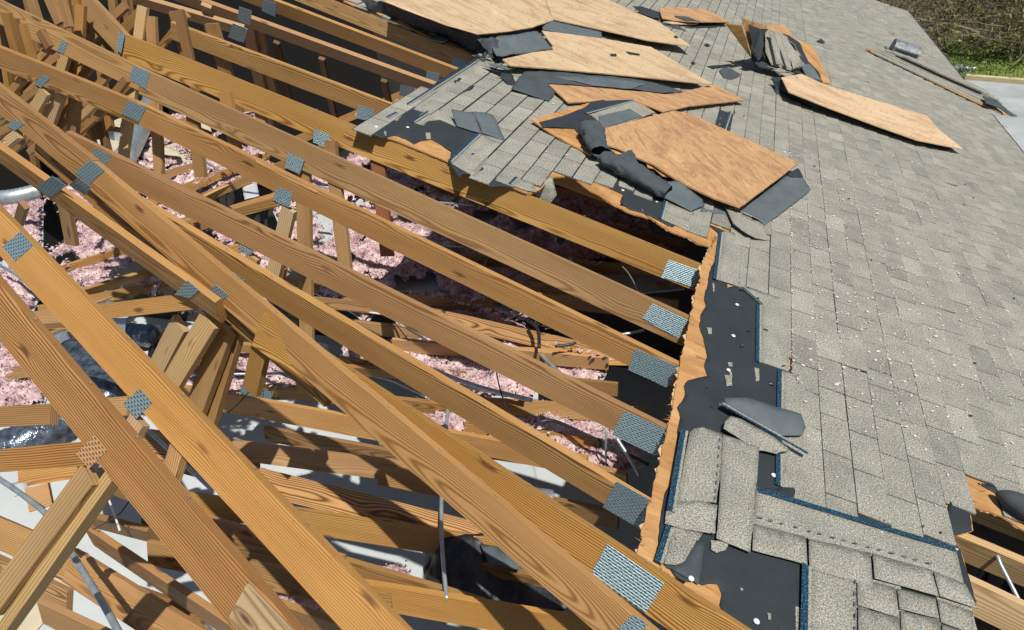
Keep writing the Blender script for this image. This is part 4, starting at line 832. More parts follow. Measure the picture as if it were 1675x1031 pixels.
debris('plywood_sheet', 'big swirly-grained brown plywood sheet lying over rolled black felt', 'plywood', [(983, 211, .11), (1050, 194, .11), (1103, 181, .10), (1134, 188, .10), (1220, 227, .11), (1307, 267, .12), (1260, 302, .12), (1211, 339, .11), (1168, 324, .10), (1110, 296, .10), (1068, 268, .10), (1043, 258, .10), (1010, 242, .10), (992, 237, .10)], .013, PLYW, GP, rough=.004, step=.035, uvrot=.9)
debris('plywood_sheet', 'long bleached plywood sheet pointing down the slope toward the eave', 'plywood', [(1278, 127, .16), (1312, 121, .16), (1350, 139, .13), (1430, 163, .10), (1516, 189, .09), (1536, 212, .09), (1576, 244, .09), (1500, 229, .09), (1427, 203, .10), (1360, 178, .12), (1290, 150, .15)], .012, PLY, GP, rough=.003, step=.05, uvrot=.05, color=(1.08, 1.05, 1.05))
t = group_thing('roof_fragment', (1160, 30, .05), 'small broken plywood piece with black felt shreds at the top of the roof', 'roof debris')
sheet('plywood_piece', [(1078, 13, .08), (1110, 12, .08), (1150, 15, .08), (1178, 26, .09), (1192, 36, .09), (1140, 36, .10), (1105, 34, .08), (1083, 30, .08)], .012, PLYW, t, rough=.004, step=.04)
sheet('splintered_edge', [(1085, 35, .06), (1110, 36, .06), (1144, 37, .06), (1138, 40, .05), (1100, 39, .05)], .012, PLY, t, rough=.004, step=.03)
for k, ps in enumerate([[(1034, 10, .10), (1050, 10, .10), (1078, 20, .09), (1080, 30, .06), (1066, 28, .04), (1050, 22, .05)], [(1042, 24, .02), (1080, 30, .03), (1110, 42, .03), (1124, 51, .02), (1096, 44, .02)], [(1100, 40, .02), (1150, 38, .05), (1192, 37, .05), (1170, 45, .02), (1130, 46, .02)], [(1103, 26, .10), (1125, 27, .10), (1146, 36, .10), (1120, 33, .10)]]):
    sheet('torn_felt', ps, .004, ROLL if k % 2 else FELT, t, rough=.01, step=.04, bump=.01, seed=k)
# the flipped piece of roof with its felt, shingles and bare rim
t = group_thing('roof_fragment', (960, 200, .05), 'upturned roof piece with black felt, a blue seal strip and a bare plywood rim', 'roof debris')
sheet('plywood_piece', [(869, 196, .05), (910, 184, .05), (953, 171, .05), (1004, 160, .05), (1036, 162, .05), (1072, 184, .05), (985, 214, .05), (985, 244, .05), (966, 254, .04), (948, 243, .03), (924, 231, .03), (900, 217, .04), (884, 206, .05)], .012, PLYE, t, rough=.006, step=.03)
sheet('felt_cover', [(882, 200, .056), (920, 190, .056), (956, 176, .056), (968, 166, .056), (1004, 161, .056), (1034, 164, .056), (985, 178, .056), (960, 186, .056), (979, 197, .056), (982, 214, .056), (975, 226, .056), (952, 226, .056), (940, 210, .056), (905, 208, .056), (888, 208, .056)], .003, FELT, t, rough=.004, step=.03)
sheet('shingle_cover', [(966, 187, .062), (1036, 165, .062), (1070, 184, .062), (1040, 196, .062), (984, 212, .062), (979, 198, .062)], .006, SHIN, t, rough=.004, step=.03)
sheet('shingle_cover', [(979, 190, .07), (1022, 180, .07), (1030, 178, .07), (1050, 190, .07), (984, 211, .07)], .006, BACK, t, rough=.004, step=.03)
seal((959, 185), (1037, 164), .030, .068, t)
t.children
# roll of felt and backing between the hole and the big brown sheet
t = group_thing('felt_roll', (1050, 280, .05), 'rolled and folded black roofing felt below the big brown plywood sheet', 'roofing felt')
R_ = lambda pts: [pt(p) for p in pts]
def roll(pts, r, seed):
    P = smoothline(R_(pts), 7); bm = bmesh.new(); n = len(P); S_ = 20; uv = bm.loops.layers.uv.verify(); rings = []
    for i, p in enumerate(P):
        d = (P[min(i + 1, n - 1)] - P[max(i - 1, 0)]).normalized(); a = d.cross(NW).normalized(); b = -NW; k = i / (n - 1); rr = r[0] + (r[1] - r[0]) * k; ring = []
        for s in range(S_ + 1):
            th = -.5 + 6.6 * s / S_; sp_ = rr * (1 - .12 * s / S_) * (1 + .34 * noise.noise(Vector((i * .55, s * .5, seed)))); ring.append(bm.verts.new(p + a * math.cos(th) * sp_ + b * (math.sin(th) * sp_ * .62 + .005)))
        rings.append(ring)
    for i in range(n - 1):
        for s in range(S_):
            f = bm.faces.new((rings[i][s], rings[i][s + 1], rings[i + 1][s + 1], rings[i + 1][s]))
            for l, q in zip(f.loops, ((i, s), (i, s + 1), (i + 1, s + 1), (i + 1, s))): l[uv].uv = (q[0] * .03, q[1] * .03)
    return mk('rolled_layer', bm, ROLL, t, smooth=True)
roll([(966, 210, .14), (971, 228, .12), (982, 250, .10)], (.11, .085), 1); roll([(988, 258, .08), (1006, 268, .09), (1026, 278, .09)], (.085, .10), 2); roll([(1020, 272, .09), (1052, 292, .09), (1092, 317, .07)], (.125, .085), 3)
sheet('felt_fold', [(957, 208, .17), (968, 205, .18), (983, 214, .16), (998, 248, .12), (996, 262, .07), (985, 252, .05), (975, 245, .05), (952, 236, .04)], .004, ROLL, t, rough=.004, step=.03, bump=.012)
sheet('felt_fold', [(1084, 298, .11), (1110, 296, .10), (1150, 326, .05), (1150, 337, .03), (1130, 345, .03), (1084, 322, .03)], .005, BACK, t, rough=.004, step=.04, bump=.006)
sheet('felt_fold', [(1018, 246, .10), (1035, 244, .12), (1040, 256, .12), (1025, 262, .08), (1014, 258, .07)], .004, ROLL, t, rough=.006, step=.02, bump=.02)
sheet('felt_fold', [(1044, 262, .05), (1062, 264, .05), (1110, 298, .03), (1100, 304, .03), (1060, 284, .04)], .003, FELT, t, rough=.006, step=.03, bump=.01)
sheet('splinter', [(1056, 262, .08), (1066, 272, .07), (1086, 281, .07), (1096, 290, .07), (1084, 288, .07), (1070, 276, .07), (1060, 274, .07)], .006, PLYE, t, rough=.005, step=.02)
sheet('splinter', [(998, 244, .08), (1010, 248, .09), (1018, 252, .09), (1008, 252, .08)], .005, PLYE, t, rough=.004, step=.02)
# shingles folded out under the right corner of the big brown sheet
t = group_thing('shingle_flap', (1270, 320, .03), 'dark underside of shingles folded out below the right corner of the big brown plywood', 'shingle debris')
sheet('shingle_back', [(1204, 338, .03), (1250, 314, .04), (1289, 284, .05), (1314, 291, .05), (1326, 311, .04), (1290, 339, .04), (1252, 368, .03), (1228, 352, .02)], .009, BACK, t, rough=.003, step=.04, bump=.006)
sheet('felt_edge', [(1286, 284, .06), (1306, 275, .06), (1314, 290, .055), (1296, 290, .055)], .004, FELT, t, rough=.004, step=.03)
seal((1184, 337), (1206, 341), .026, .04, t); seal((1206, 341), (1250, 362), .020, .036, t)
sheet('shingle_back', [(1150, 330, .02), (1184, 336, .02), (1206, 360, .015), (1180, 350, .015), (1146, 345, .02)], .006, BACK, t, rough=.003, step=.04, bump=.006)
t = group_thing('lifted_shingle', (1230, 370, .03), 'bent grey shingle lifted in a ridge above the blue strip at the hole corner', 'shingle debris')
sheet('shingle_tab', [(1186, 338, .04), (1216, 352, .05), (1250, 370, .03), (1259, 394, .018), (1236, 390, .03), (1222, 382, .055), (1200, 366, .05)], .007, SHIN, t, rough=.003, step=.04, bump=.008)
# left flap
t = group_thing('lifted_shingle', (785, 205, .05), 'two slate grey shingle tabs folded back onto the upper left shingles', 'shingle debris')
sheet('shingle_back', [(739, 178, .10), (748, 180, .10), (764, 183, .09), (775, 183, .09), (786, 214, .02), (790, 219, .02), (768, 213, .02), (747, 206, .02)], .008, BACK, t, rough=.002, step=.03, bump=.006)
sheet('shingle_back', [(776, 182, .10), (790, 183, .10), (806, 188, .09), (812, 196, .07), (826, 230, .02), (805, 223, .02), (789, 218, .02), (782, 198, .05)], .008, BACK, t, rough=.002, step=.03, bump=.006)
# black felt swags at the top, under the curved sheet
t = group_thing('torn_underlayment', (700, 60, .1), 'ragged black felt hanging under the curved plywood sheet over the rafters', 'roofing felt')
for k, ps in enumerate([[(588, -4, .10), (612, 0, .12), (636, 2, .22), (690, 30, .16), (650, 30, .06), (620, 22, .04), (600, 10, .05)], [(628, 4, .24), (733, 44, .22), (781, 58, .22), (800, 66, .16), (795, 92, .05), (765, 80, .02), (720, 60, .01), (680, 46, .01), (640, 28, .02)],
                        [(660, 30, .02), (700, 46, .03), (700, 62, -.02), (690, 62, -.05), (676, 50, -.02)], [(740, 50, .12), (800, 64, .14), (808, 88, .06), (812, 98, .04), (780, 92, .02), (760, 78, .02)], [(780, 62, .20), (800, 60, .20), (830, 66, .14), (816, 92, .07), (800, 88, .06)]]):
    sheet('felt_shred', ps, .004, FELT if k != 4 else ROLL, t, rough=.012, step=.035, bump=.03, bs=6, seed=k)
sheet('shingle_shred', [(780, 88, .03), (798, 90, .05), (806, 100, .03), (788, 94, .02)], .006, SHIN, t, rough=.004, step=.02, bump=.01)
t = group_thing('curled_shingle', (850, 70, .1), 'slate grey curled shingle sheet lying on the left end of the large pale plywood', 'shingle debris')
sheet('shingle_back', [(797, 62, .15), (840, 57, .20), (880, 50, .20), (892, 66, .16), (905, 79, .12), (870, 86, .10), (812, 92, .10), (804, 76, .12)], .008, BACK, t, rough=.003, step=.04, bump=.014, bs=6)
sheet('shingle_back', [(886, 36, .10), (904, 34, .10), (984, 52, .09), (985, 64, .09), (940, 58, .09), (888, 48, .09)], .006, BACK, t, rough=.003, step=.04, bump=.008)
t = group_thing('felt_strip', (940, 130, .05), 'long strip of grey black felt between the large pale and the browner plywood sheets', 'roofing felt')
sheet('felt_layer', [(836, 145, .04), (848, 128, .06), (858, 117, .06), (895, 115, .07), (965, 122, .07), (1002, 123, .07), (1065, 134, .08), (1118, 149, .08), (1090, 152, .08), (1040, 146, .075), (978, 142, .07), (940, 139, .07), (896, 136, .07), (908, 151, .05), (899, 164, .03), (868, 156, .03)], .006, ROLL, t, rough=.005, step=.04, bump=.01)
sheet('felt_layer', [(905, 124, .075), (985, 126, .08), (1060, 137, .085), (1032, 145, .085), (970, 140, .08)], .004, BACK, t, rough=.008, step=.04, bump=.012, seed=4)
sheet('felt_layer', [(790, 112, .05), (815, 118, .08), (838, 122, .05), (846, 140, .02), (830, 138, .02), (822, 128, .03), (800, 119, .04)], .004, FELT, t, rough=.01, step=.025, bump=.02, seed=5)
sheet('felt_layer', [(800, 104, .05), (846, 110, .07), (830, 114, .07), (806, 108, .06)], .006, BACK, t, rough=.004, step=.03)
# upper right: layered fragment propped on edge, plus its leaf
t = group_thing('roof_fragment', (1290, 90, .1), 'tilted layered roof fragment of plywood, felt and shingles standing on the upper roof', 'roof debris')
sheet('plywood_piece', [(1213, 28, .62), (1230, 36, .58), (1256, 42, .50), (1284, 41, .42), (1298, 62, .34), (1328, 75, .26), (1340, 96, .20), (1359, 137, .10), (1345, 135, .10), (1300, 120, .12), (1250, 100, .14), (1232, 96, .16), (1228, 80, .26)], .014, PLYE, t, rough=.010, step=.05)
sheet('felt_cover', [(1224, 40, .56), (1242, 47, .50), (1258, 48, .47), (1290, 58, .40), (1308, 70, .34), (1322, 100, .24), (1340, 118, .16), (1346, 135, .12), (1326, 132, .12), (1300, 118, .14), (1250, 112, .10), (1232, 106, .10), (1229, 92, .2), (1230, 70, .36)], .004, FELT, t, rough=.01, step=.05)
sheet('shingle_course', [(1258, 47, .50), (1279, 54, .46), (1296, 76, .38), (1312, 100, .28), (1318, 106, .26), (1306, 110, .20), (1296, 116, .16), (1262, 106, .16), (1252, 84, .30), (1252, 54, .46)], .006, SHIN, t, rough=.006, step=.04)
for k, (a, b, c, d) in enumerate([((1258, 50), (1266, 52), (1282, 108), (1270, 104)), ((1268, 52), (1276, 56), (1296, 114), (1286, 110)), ((1278, 56), (1288, 60), (1308, 108), (1298, 112)), ((1288, 64), (1299, 72), (1318, 104), (1310, 106))]):
    sheet('shingle_course', [(*a, .515 - .04 * k), (*b, .51 - .04 * k), (*c, .20), (*d, .20)], .008, SHIN, t, rough=.006, step=.04, seed=k, bump=.01)
sheet('shingle_back', [(1310, 108, .22), (1326, 104, .22), (1344, 132, .13), (1320, 126, .13)], .007, BACK, t, rough=.004, step=.04)
sheet('shingle_back', [(1228, 74, .36), (1236, 84, .3), (1244, 108, .08), (1236, 110, .06), (1229, 98, .1)], .007, BACK, t, rough=.006, step=.04); sheet('shingle_back', [(1248, 84, .3), (1258, 110, .1), (1264, 122, .03), (1250, 116, .04), (1245, 104, .08)], .007, BACK, t, rough=.006, step=.04)
sheet('plywood_leaf', [(1187, 37, .60), (1200, 40, .62), (1213, 41, .60), (1222, 66, .40), (1228, 92, .16), (1210, 68, .34)], .014, PLYE, t, rough=.006, step=.05)
for k, ps in enumerate([[(1254, 108, .16), (1290, 118, .15), (1306, 127, .17), (1296, 132, .12), (1268, 116, .12)], [(1262, 114, .14), (1300, 122, .20), (1290, 118, .2), (1276, 110, .2)], [(1266, 116, .10), (1280, 122, .10), (1292, 132, .12), (1280, 128, .06)]]):
    sheet('bent_shingle', ps, .008, SHIN if k != 2 else BACK, t, rough=.008, step=.03, bump=.02, seed=k)
t = group_thing('torn_underlayment', (1300, 160, .05), 'black felt crushed beneath the left edge of the long bleached plywood sheet', 'roofing felt')
for k, ps in enumerate([[(1262, 128, .10), (1278, 127, .14), (1292, 150, .12), (1360, 178, .08), (1430, 206, .05), (1400, 204, .01), (1350, 188, .01), (1300, 166, .01), (1280, 156, .01)], [(1262, 130, .08), (1280, 134, .10), (1284, 150, .05), (1270, 152, .02)], [(1270, 150, .04), (1310, 160, .05), (1330, 168, .05), (1300, 166, .02)], [(1420, 203, .05), (1500, 228, .05), (1560, 243, .05), (1540, 246, .01), (1470, 226, .01)]]):
    sheet('felt_shred', ps, .004, FELT if k != 2 else ROLL, t, rough=.012, step=.04, bump=.02, seed=k)
# far strip of stacked shingles over the eave
t = group_thing('shingle_stack', (1540, 130, .05), 'long stack of stripped shingle courses sliding over the eave beside the roof vent', 'shingle debris')
far = [((1424, 84), (1640, 184)), ((1430, 82), (1646, 181)), ((1438, 81.5), (1640, 173)), ((1446, 81.5), (1634, 167)), ((1456, 84), (1626, 161)), ((1466, 88), (1618, 155)), ((1476, 91), (1608, 150))]
for k, (a, b) in enumerate(far):
    c, d = (a[0] + 9, a[1] + .2), (b[0] + 1, b[1] - 4.6); h0 = .05 + .016 * k
    sheet('shingle_course', [(*a, h0), (*c, h0), ((c[0] + d[0]) / 2, (c[1] + d[1]) / 2 - 2, h0 + .02), (*d, h0), (*b, h0), ((a[0] + b[0]) / 2, (a[1] + b[1]) / 2 + 1, h0)], .02, SHIN, t, rough=.006, step=.12, seed=k)
sheet('felt_base', [(1420, 80, .03), (1500, 106, .03), (1570, 142, .03), (1606, 160, .03), (1590, 168, .01), (1530, 140, .01), (1450, 100, .01)], .01, FELT, t, rough=.02, step=.1)
sheet('plywood_base', [(1416, 79, .05), (1428, 80, .06), (1500, 112, .05), (1600, 162, .05), (1652, 186, .05), (1640, 187, .04), (1560, 150, .04), (1440, 92, .04)], .014, PLYE, t, rough=.01, step=.1)
sheet('felt_end', [(1608, 157, .12), (1630, 163, .14), (1648, 180, .12), (1664, 190, .10), (1655, 190, .08), (1634, 176, .10), (1612, 168, .1)], .01, ROLL, t, rough=.02, step=.08)
# vent
t = group_thing('roof_vent', (1475, 88, 0), 'low weathered metal vent hood beside the far shingle stack', 'roof vent')
u0, v0 = uv_of(deck(1475, 92)); 
bm = bmesh.new(); Lh, Wh = .74, .25; rings = []
for i in range(2):
    uu = u0 + (.5 if i else -.5) * Lh * .62; ring = []
    for s in range(11):
        th = math.pi * s / 10; ring.append(bm.verts.new(uvp(uu, v0 + Wh * .8 * math.cos(th), .04 + .20 * (math.sin(th) ** .6))))
    rings.append(ring)
for s in range(10): bm.faces.new((rings[0][s], rings[0][s + 1], rings[1][s + 1], rings[1][s]))
bm.faces.new(rings[0]); bm.faces.new(rings[1][::-1]); uvset(bm, lambda c, n: (c.x, c.y)); mk('hood', bm, VENTM, t)
bm = bmesh.new(); box_bm(bm, uvp(u0 + .30, v0 - .30, .03), uvp(u0 - .30, v0 - .30, .03), VW, .60, NW, .02, bev=0); mk('flashing', bm, VENTM, t)
bm = bmesh.new(); box_bm(bm, uvp(u0 + .2, v0 + .205, .12), uvp(u0 - .2, v0 + .205, .12), -NW, -.07, VW, .012, bev=0); mk('louvre', bm, GUT, t)
bm = bmesh.new(); box_bm(bm, uvp(u0 - .232, v0 - .14, .16), uvp(u0 - .232, v0 + .14, .16), NW, .11, UW, -.01, bev=0); mk('louvre', bm, GUT, t)
debris('felt_scrap', 'small torn diamond of grey black felt on the open shingles right of the pointed plywood', 'roofing felt', [(1177, 115, .03), (1187, 110, .05), (1196, 112, .05), (1212, 122, .03), (1208, 126, .02), (1198, 130, .02), (1184, 128, .02)], .005, ROLL, rough=.004, step=.03, bump=.01)
for x, y, s, lb in [(1157, 73, 5, 'tiny dark felt crumb near the tip of the pointed plywood'), (1134, 102, 4, 'blue backed shingle crumb left of the small felt diamond'), (1343, 67, 7, 'small dark patch of felt right of the tilted layered fragment'), (1106, 60, 4, 'small dark crumb on the pointed plywood')]:
    debris('felt_scrap', lb, 'roofing felt', [(x - s, y, .03 + (.1 if x == 1106 else 0)), (x, y - s * .5, .03 + (.1 if x == 1106 else 0)), (x + s, y + s * .3, .03 + (.1 if x == 1106 else 0)), (x + s * .2, y + s * .5, .03 + (.1 if x == 1106 else 0))], .005, FELT, rough=.004, step=.02)
debris('felt_scrap', 'oblong dark scrap lying flat on the large pale plywood sheet', 'roofing felt', [(1024, 84, .115), (1046, 88, .115), (1047, 90, .115), (1030, 88, .115)], .004, FELT); debris('felt_scrap', 'dark scrap on the large pale plywood near its left end', 'roofing felt', [(998, 88, .115), (1008, 88, .115), (1009, 91, .115), (1000, 91, .115)], .004, FELT)
# ------------------------------------------------------------------ loose shingles on the lower felt
t = group_thing('shingle_stack', (1180, 790, .03), 'torn pad of shingle strips with a blue edge at the lower corner of the hole', 'shingle debris')
sheet('shingle_strip', [(1128, 708, .034), (1134, 702, .034), (1150, 699, .036), (1182, 710, .036), (1180, 760, .034), (1172, 822, .03), (1140, 822, .03), (1106, 834, .03), (1112, 790, .03)], .004, SHIN, t, rough=.004, step=.03, bump=.003)
seal((1100, 836), (1122, 704), .036, .045, t)
sheet('shingle_strip', [(1183, 710, .042), (1206, 718, .042), (1242, 732, .042), (1240, 764, .040), (1234, 842, .036), (1228, 903, .034), (1172, 880, .034), (1178, 800, .036)], .004, SHIN, t, rough=.003, step=.04, bump=.003)
sheet('shingle_strip', [(1088, 856, .030), (1090, 836, .034), (1112, 820, .040), (1150, 820, .044), (1174, 826, .046), (1170, 872, .040), (1160, 872, .030), (1112, 864, .028)], .004, SHIN, t, rough=.004, step=.03, bump=.003)
sheet('shingle_strip', [(1101, 860, .022), (1150, 872, .024), (1140, 890, .022), (1126, 914, .020), (1106, 924, .020), (1087, 922, .020)], .004, SHIN, t, rough=.005, step=.03, bump=.004); seal((1080, 920), (1098, 862), .034, .030, t)
sheet('shingle_strip', [(1163, 884, .024), (1192, 888, .024), (1186, 900, .022), (1172, 904, .022), (1163, 898, .022)], .004, SHIN, t, rough=.004, step=.02)
sheet('felt_flap', [(1140, 884, .03), (1152, 888, .03), (1148, 930, .02), (1142, 956, .016), (1134, 950, .016), (1098, 930, .016), (1120, 918, .02)], .003, ROLL, t, rough=.004, step=.03, bump=.003)
t = group_thing('loose_shingle', (1250, 690, .04), 'loose shingle flipped to show its grey back across the black felt', 'shingle debris')
sheet('shingle_back', [(1186, 662, .06), (1186, 650, .08), (1224, 650, .09), (1310, 677, .05), (1318, 700, .04), (1312, 712, .035), (1278, 712, .04), (1240, 690, .05)], .006, BACK, t, rough=.004, step=.04, bump=.008)
sheet('shingle_front', [(1184, 700, .05), (1186, 690, .055), (1196, 680, .055), (1214, 686, .052), (1262, 712, .046), (1292, 736, .036), (1270, 742, .036), (1240, 736, .04), (1212, 718, .046)], .006, SHIN, t, rough=.004, step=.03, bump=.008)
seal((1322, 740), (1181, 660), .020, .060, t)
debris('loose_shingle', 'granule side shingle flap dangling over the hole between the two torn plywood lips', 'shingle debris', [(900, 288, .03), (904, 292, .03), (911, 318, -.06), (896, 338, -.16), (888, 334, -.16), (872, 312, -.06), (886, 300, .0)], .007, SHIN, rough=.003, step=.03, bump=.004)
# ------------------------------------------------------------------ second hole at the lower right
for k, (a, b, lo, D, hh, lb, tn) in enumerate([((1578, 828), (1760, 900), (1640, 872), .14, -.04, 'rafter in the right hole half shaded by the torn plywood lip', 1.05), ((1560, 874), (1760, 958), (1640, 946), .16, -.02, 'middle rafter of the right hole crossed by a slim pipe shadow', 1.08), ((1580, 946), (1760, 1032), (1640, 1031), .17, -.03, 'lowest bright rafter of the right hole', 1.12)]):
    A, B = deck(*a, hh), deck(*b, hh); w = chord_w(A, B, lo, D); d = (B - A).normalized(); n = d.cross(w).normalized(); n = n if n.dot(A - CAMP) > 0 else -n
    tag(board('rafter', A, B, w, D, n, .04, WOODP, None, g(tn), seg=3), lb, 'rafter', 'rafters in the right hole')
level_poly('slab_below', [Vector((x, y, 1.2)) for x, y in ((.6, .8), (2.7, .8), (2.7, 6.5), (.6, 6.5))], 1.2, TILE)
tag(tube('conduit', [deck(1624, 890, -.02), deck(1637, 924, -.06), deck(1668, 984, -.12), deck(1700, 1050, -.2)], .009, STEEL), 'slim bent conduit rising through the right hole over the bright rafters', 'conduit')
tag(tube('black_shadow_bar', [atz(1614, 930, 2.0), atz(1590, 985, 1.25)], .03, GUT), 'black pole standing in for a shadow in the gap below the middle rafter, left one', 'shadow_bar'); tag(tube('black_shadow_bar', [atz(1660, 935, 2.0), atz(1630, 990, 1.25)], .03, GUT), 'black pole standing in for a shadow in the gap below the middle rafter, right one', 'shadow_bar')  # black tubes added in place of dark shadow stripes over the slab
P = R_([(1630, 806, .05), (1655, 818, .07), (1690, 836, .08), (1740, 860, .08)]); tag(tube('felt_roll', smoothline(P, 5), [.012, .02, .028, .036, .042, .048, .05, .055, .06, .06, .06, .06, .06, .06, .06, .06], ROLL, sides=14), 'rolled strip of black felt at the right frame edge above the right hole', 'roofing felt')
# ------------------------------------------------------------------ conduits, cables and ducts in the attic
def zp(x, y, dz): return atz(x, y, on_z(dz))
def pipe(pts, dz, px, label, m=STEEL, name='conduit', cat='conduit', n=6):
    dz = dz if isinstance(dz, (list, tuple)) else [dz] * len(pts); P = [zp(x, y, z) for (x, y), z in zip(pts, dz)]
    D = (P[0] - CAMP).length; r = px * .5 * D / F; o = tube(name, smoothline(P, n) if len(P) > 2 else P, r, m, None, 10); return tag(o, label, cat)
pipe([(262, 614), (458, 611)], -1.02, 4, 'straight level conduit passing behind the leaning webs at centre left'); pipe([(458, 611), (530, 640)], -1.02, 4, 'short conduit length slipping under the wide truss at centre')
pipe([(733, 660), (731, 690), (724, 760), (722, 860), (726, 930), (731, 980)], [-.95, -.97, -1.0, -1.02, -1.04, -1.05], 5.5, 'upright thin conduit dropping past the lower bottom chords')
pipe([(-10, 778), (40, 812), (80, 846), (110, 893)], [-.8, -.78, -.76, -.72], 7, 'thick conduit running diagonally at the lower left'); pipe([(107, 888), (140, 942), (170, 990), (200, 1045)], [-.62, -.60, -.58, -.56], 8.5, 'spattered grey conduit crossing the lowest big bottom chords')
pipe([(236, 698), (270, 730), (345, 800)], -.98, 5.5, 'conduit slanting behind the brown grained truss'); pipe([(640, 575), (700, 602), (780, 632), (870, 655)], -1.02, 7, 'fibre-dusted conduit running level under the middle trusses'); pipe([(745, 630), (800, 640), (860, 652)], -1.08, 6, 'parallel lower conduit beside the fibre-dusted one')
pipe([(882, 578), (905, 600), (925, 618), (946, 630)], -1.15, 6, 'short conduit half buried in pink insulation'); pipe([(1005, 549), (1030, 545), (1054, 540)], -.95, 5, 'short bright conduit stub end beneath the end plates'); pipe([(1008, 716), (1030, 750), (1046, 778)], [-.9, -1.0, -1.1], 6, 'flat dark conduit hanging down beside the deck edge'); pipe([(991, 700), (991, 756)], [-.9, -1.2], 3.5, 'thin vertical conduit in the dark by the deck edge')
pipe([(500, 303), (550, 308)], -1.05, 3, 'short bright conduit between webs under the splintered truss'); pipe([(705, 402), (770, 405)], -1.1, 3, 'faint conduit in the dark under the deck-edge truss'); pipe([(705, 330), (740, 333), (776, 337)], -1.1, 3, 'faint blue conduit in the dark just under the torn deck'); pipe([(300, 232), (332, 262), (360, 278)], -1.1, 3.2, 'thin conduit near the broken ceiling boards, upper left')
pipe([(-5, 432), (30, 452), (62, 482)], -1.0, 4, 'thin dark conduit at the far left over insulation'); pipe([(440, 590), (470, 600), (560, 640)], -1.1, 4, 'conduit partly hidden below the wide truss plate'); pipe([(176, 812), (190, 850), (196, 868)], -1.0, 3, 'white cable drop beside the wood pressed plate', WHITE, 'cable', 'cable')
pipe([(604, 511), (640, 518), (660, 534), (700, 558)], -1.1, 3, 'white cable draped below the insulation edge', WHITE, 'cable', 'cable'); pipe([(868, 526), (880, 540), (882, 568)], -1.0, 5.5, 'curved dark hose beside the pink tuft', RUB, 'hose', 'hose'); pipe([(908, 567), (930, 564), (942, 561)], -1.02, 5, 'short dark hose end with a bright tip', RUB, 'hose', 'hose')
pipe([(812, 610), (822, 650), (840, 680), (900, 720)], -1.0, 2.4, 'thin black cable hanging under the flame-grained truss', RUB, 'cable', 'cable'); pipe([(875, 700), (885, 690), (910, 690), (960, 712), (1010, 735), (1060, 760)], -1.08, 6, 'black hose looping in the dark by the deck edge', RUB, 'hose', 'hose')
pipe([(1018, 436), (1030, 450), (1045, 478), (1055, 492)], -.5, 1.6, 'thin bright wire pair dangling near the deck-edge plate', STEEL, 'wire', 'wire'); pipe([(438, 600), (420, 625), (395, 655), (372, 676)], -.95, 1.5, 'thin black wire crossing the plate of the middle bottom chord', RUB, 'wire', 'wire'); pipe([(213, 818), (196, 840), (178, 852), (154, 866)], -.9, 1.8, 'thin black wire arc against the ceiling at lower left', RUB, 'wire', 'wire')
pipe([(640, 520), (655, 540), (668, 556)], -1.1, 1.6, 'black wire beside the white cable', RUB, 'wire', 'wire')
def duct(pts, dz, rpx, label, m=STEEL, ridge=.05, name='duct', n=8):
    P = smoothline([zp(x, y, z) for (x, y), z in zip(pts, dz)], n); D = (P[0] - CAMP).length; k = len(P)
    if isinstance(rpx, (int, float)): rpx = [rpx] * 2
    r = [(rpx[0] + (rpx[1] - rpx[0]) * i / (k - 1)) * .86 * (P[i] - CAMP).length / F for i in range(k)]; return tag(tube(name, P, r, m, None, 18, ridge=ridge), label, 'duct')
duct([(318, -4), (300, 42), (276, 96), (252, 160), (228, 212), (204, 262)], [-.9, -.95, -1.0, -1.03, -1.06, -1.1], (13, 17), 'long grey metal duct slanting behind the upper left trusses', STEEL, .0)
duct([(-30, 326), (20, 322), (64, 312)], [-.75, -.75, -.75], 11, 'ribbed silver flexible duct at the left edge below the leaning truss', STEEL, .07, n=14)
duct([(0, 250), (24, 234), (52, 220)], [-.8, -.8, -.8], 13, 'dull grey round duct end at the left edge under the small plate', VENTM, .0)
duct([(125, 585), (150, 615), (180, 650), (160, 660)], [-1.0, -.95, -.95, -1.0], (34, 26), 'glossy black wrapped duct elbow between the two brown trusses at the left', DARKFOIL, .0)
duct([(170, 530), (210, 545), (262, 552)], [-1.12, -1.1, -1.1], (16, 20), 'dark crinkled foil duct behind the horizontal web', DARKFOIL, .05)
duct([(-30, 745), (40, 726), (105, 690)], [-.92, -.9, -.9], (30, 34), 'glossy foil duct at the lower left between two level webs', DARKFOIL, .04, n=10)
def slab(name, pts, dz, m, label, cat, bump_=.01, th=.01):
    P = [zp(p[0], p[1], dz if len(p) == 2 else p[2]) for p in pts]; return tag(sheet(name, P, th, m, rough=.004, step=.05, bump=bump_, bs=5, normal=Vector((0, 0, 1))), label, cat)
o = slab('foil_wrap', [(68, 553), (106, 538), (126, 574), (96, 579)], -.9, FOIL, 'silver foil wrap with faint red print lying by the upper left brown truss', 'foil wrap')
slab('metal_strap', [(188, 520), (205, 520), (205, 560), (190, 560)], -.88, FOIL, 'upright bright metal strap above the crinkled foil duct', 'metal strap', 0); slab('metal_strap', [(134, 558), (146, 562), (152, 592), (140, 594)], -.85, STEEL, 'grey metal strap hanging over the glossy duct elbow', 'metal strap', 0)
slab('foil_wrap', [(150, 497), (180, 490), (196, 500), (160, 512)], -1.0, FOIL, 'pale blue foil scrap above the horizontal web', 'foil wrap'); slab('foil_wrap', [(246, 560), (280, 566), (270, 590), (240, 586)], -1.15, RUB, 'black plastic scrap behind the paired webs', 'plastic scrap')
slab('drywall_piece', [(20, 792), (42, 786), (50, 802), (24, 812)], -1.0, DRY, 'white broken drywall piece left of the rafter crossing, lower left', 'drywall'); slab('drywall_piece', [(395, 300), (420, 300), (424, 320), (400, 326)], -1.2, DRY, 'pale drywall shard upper middle between webs', 'drywall')
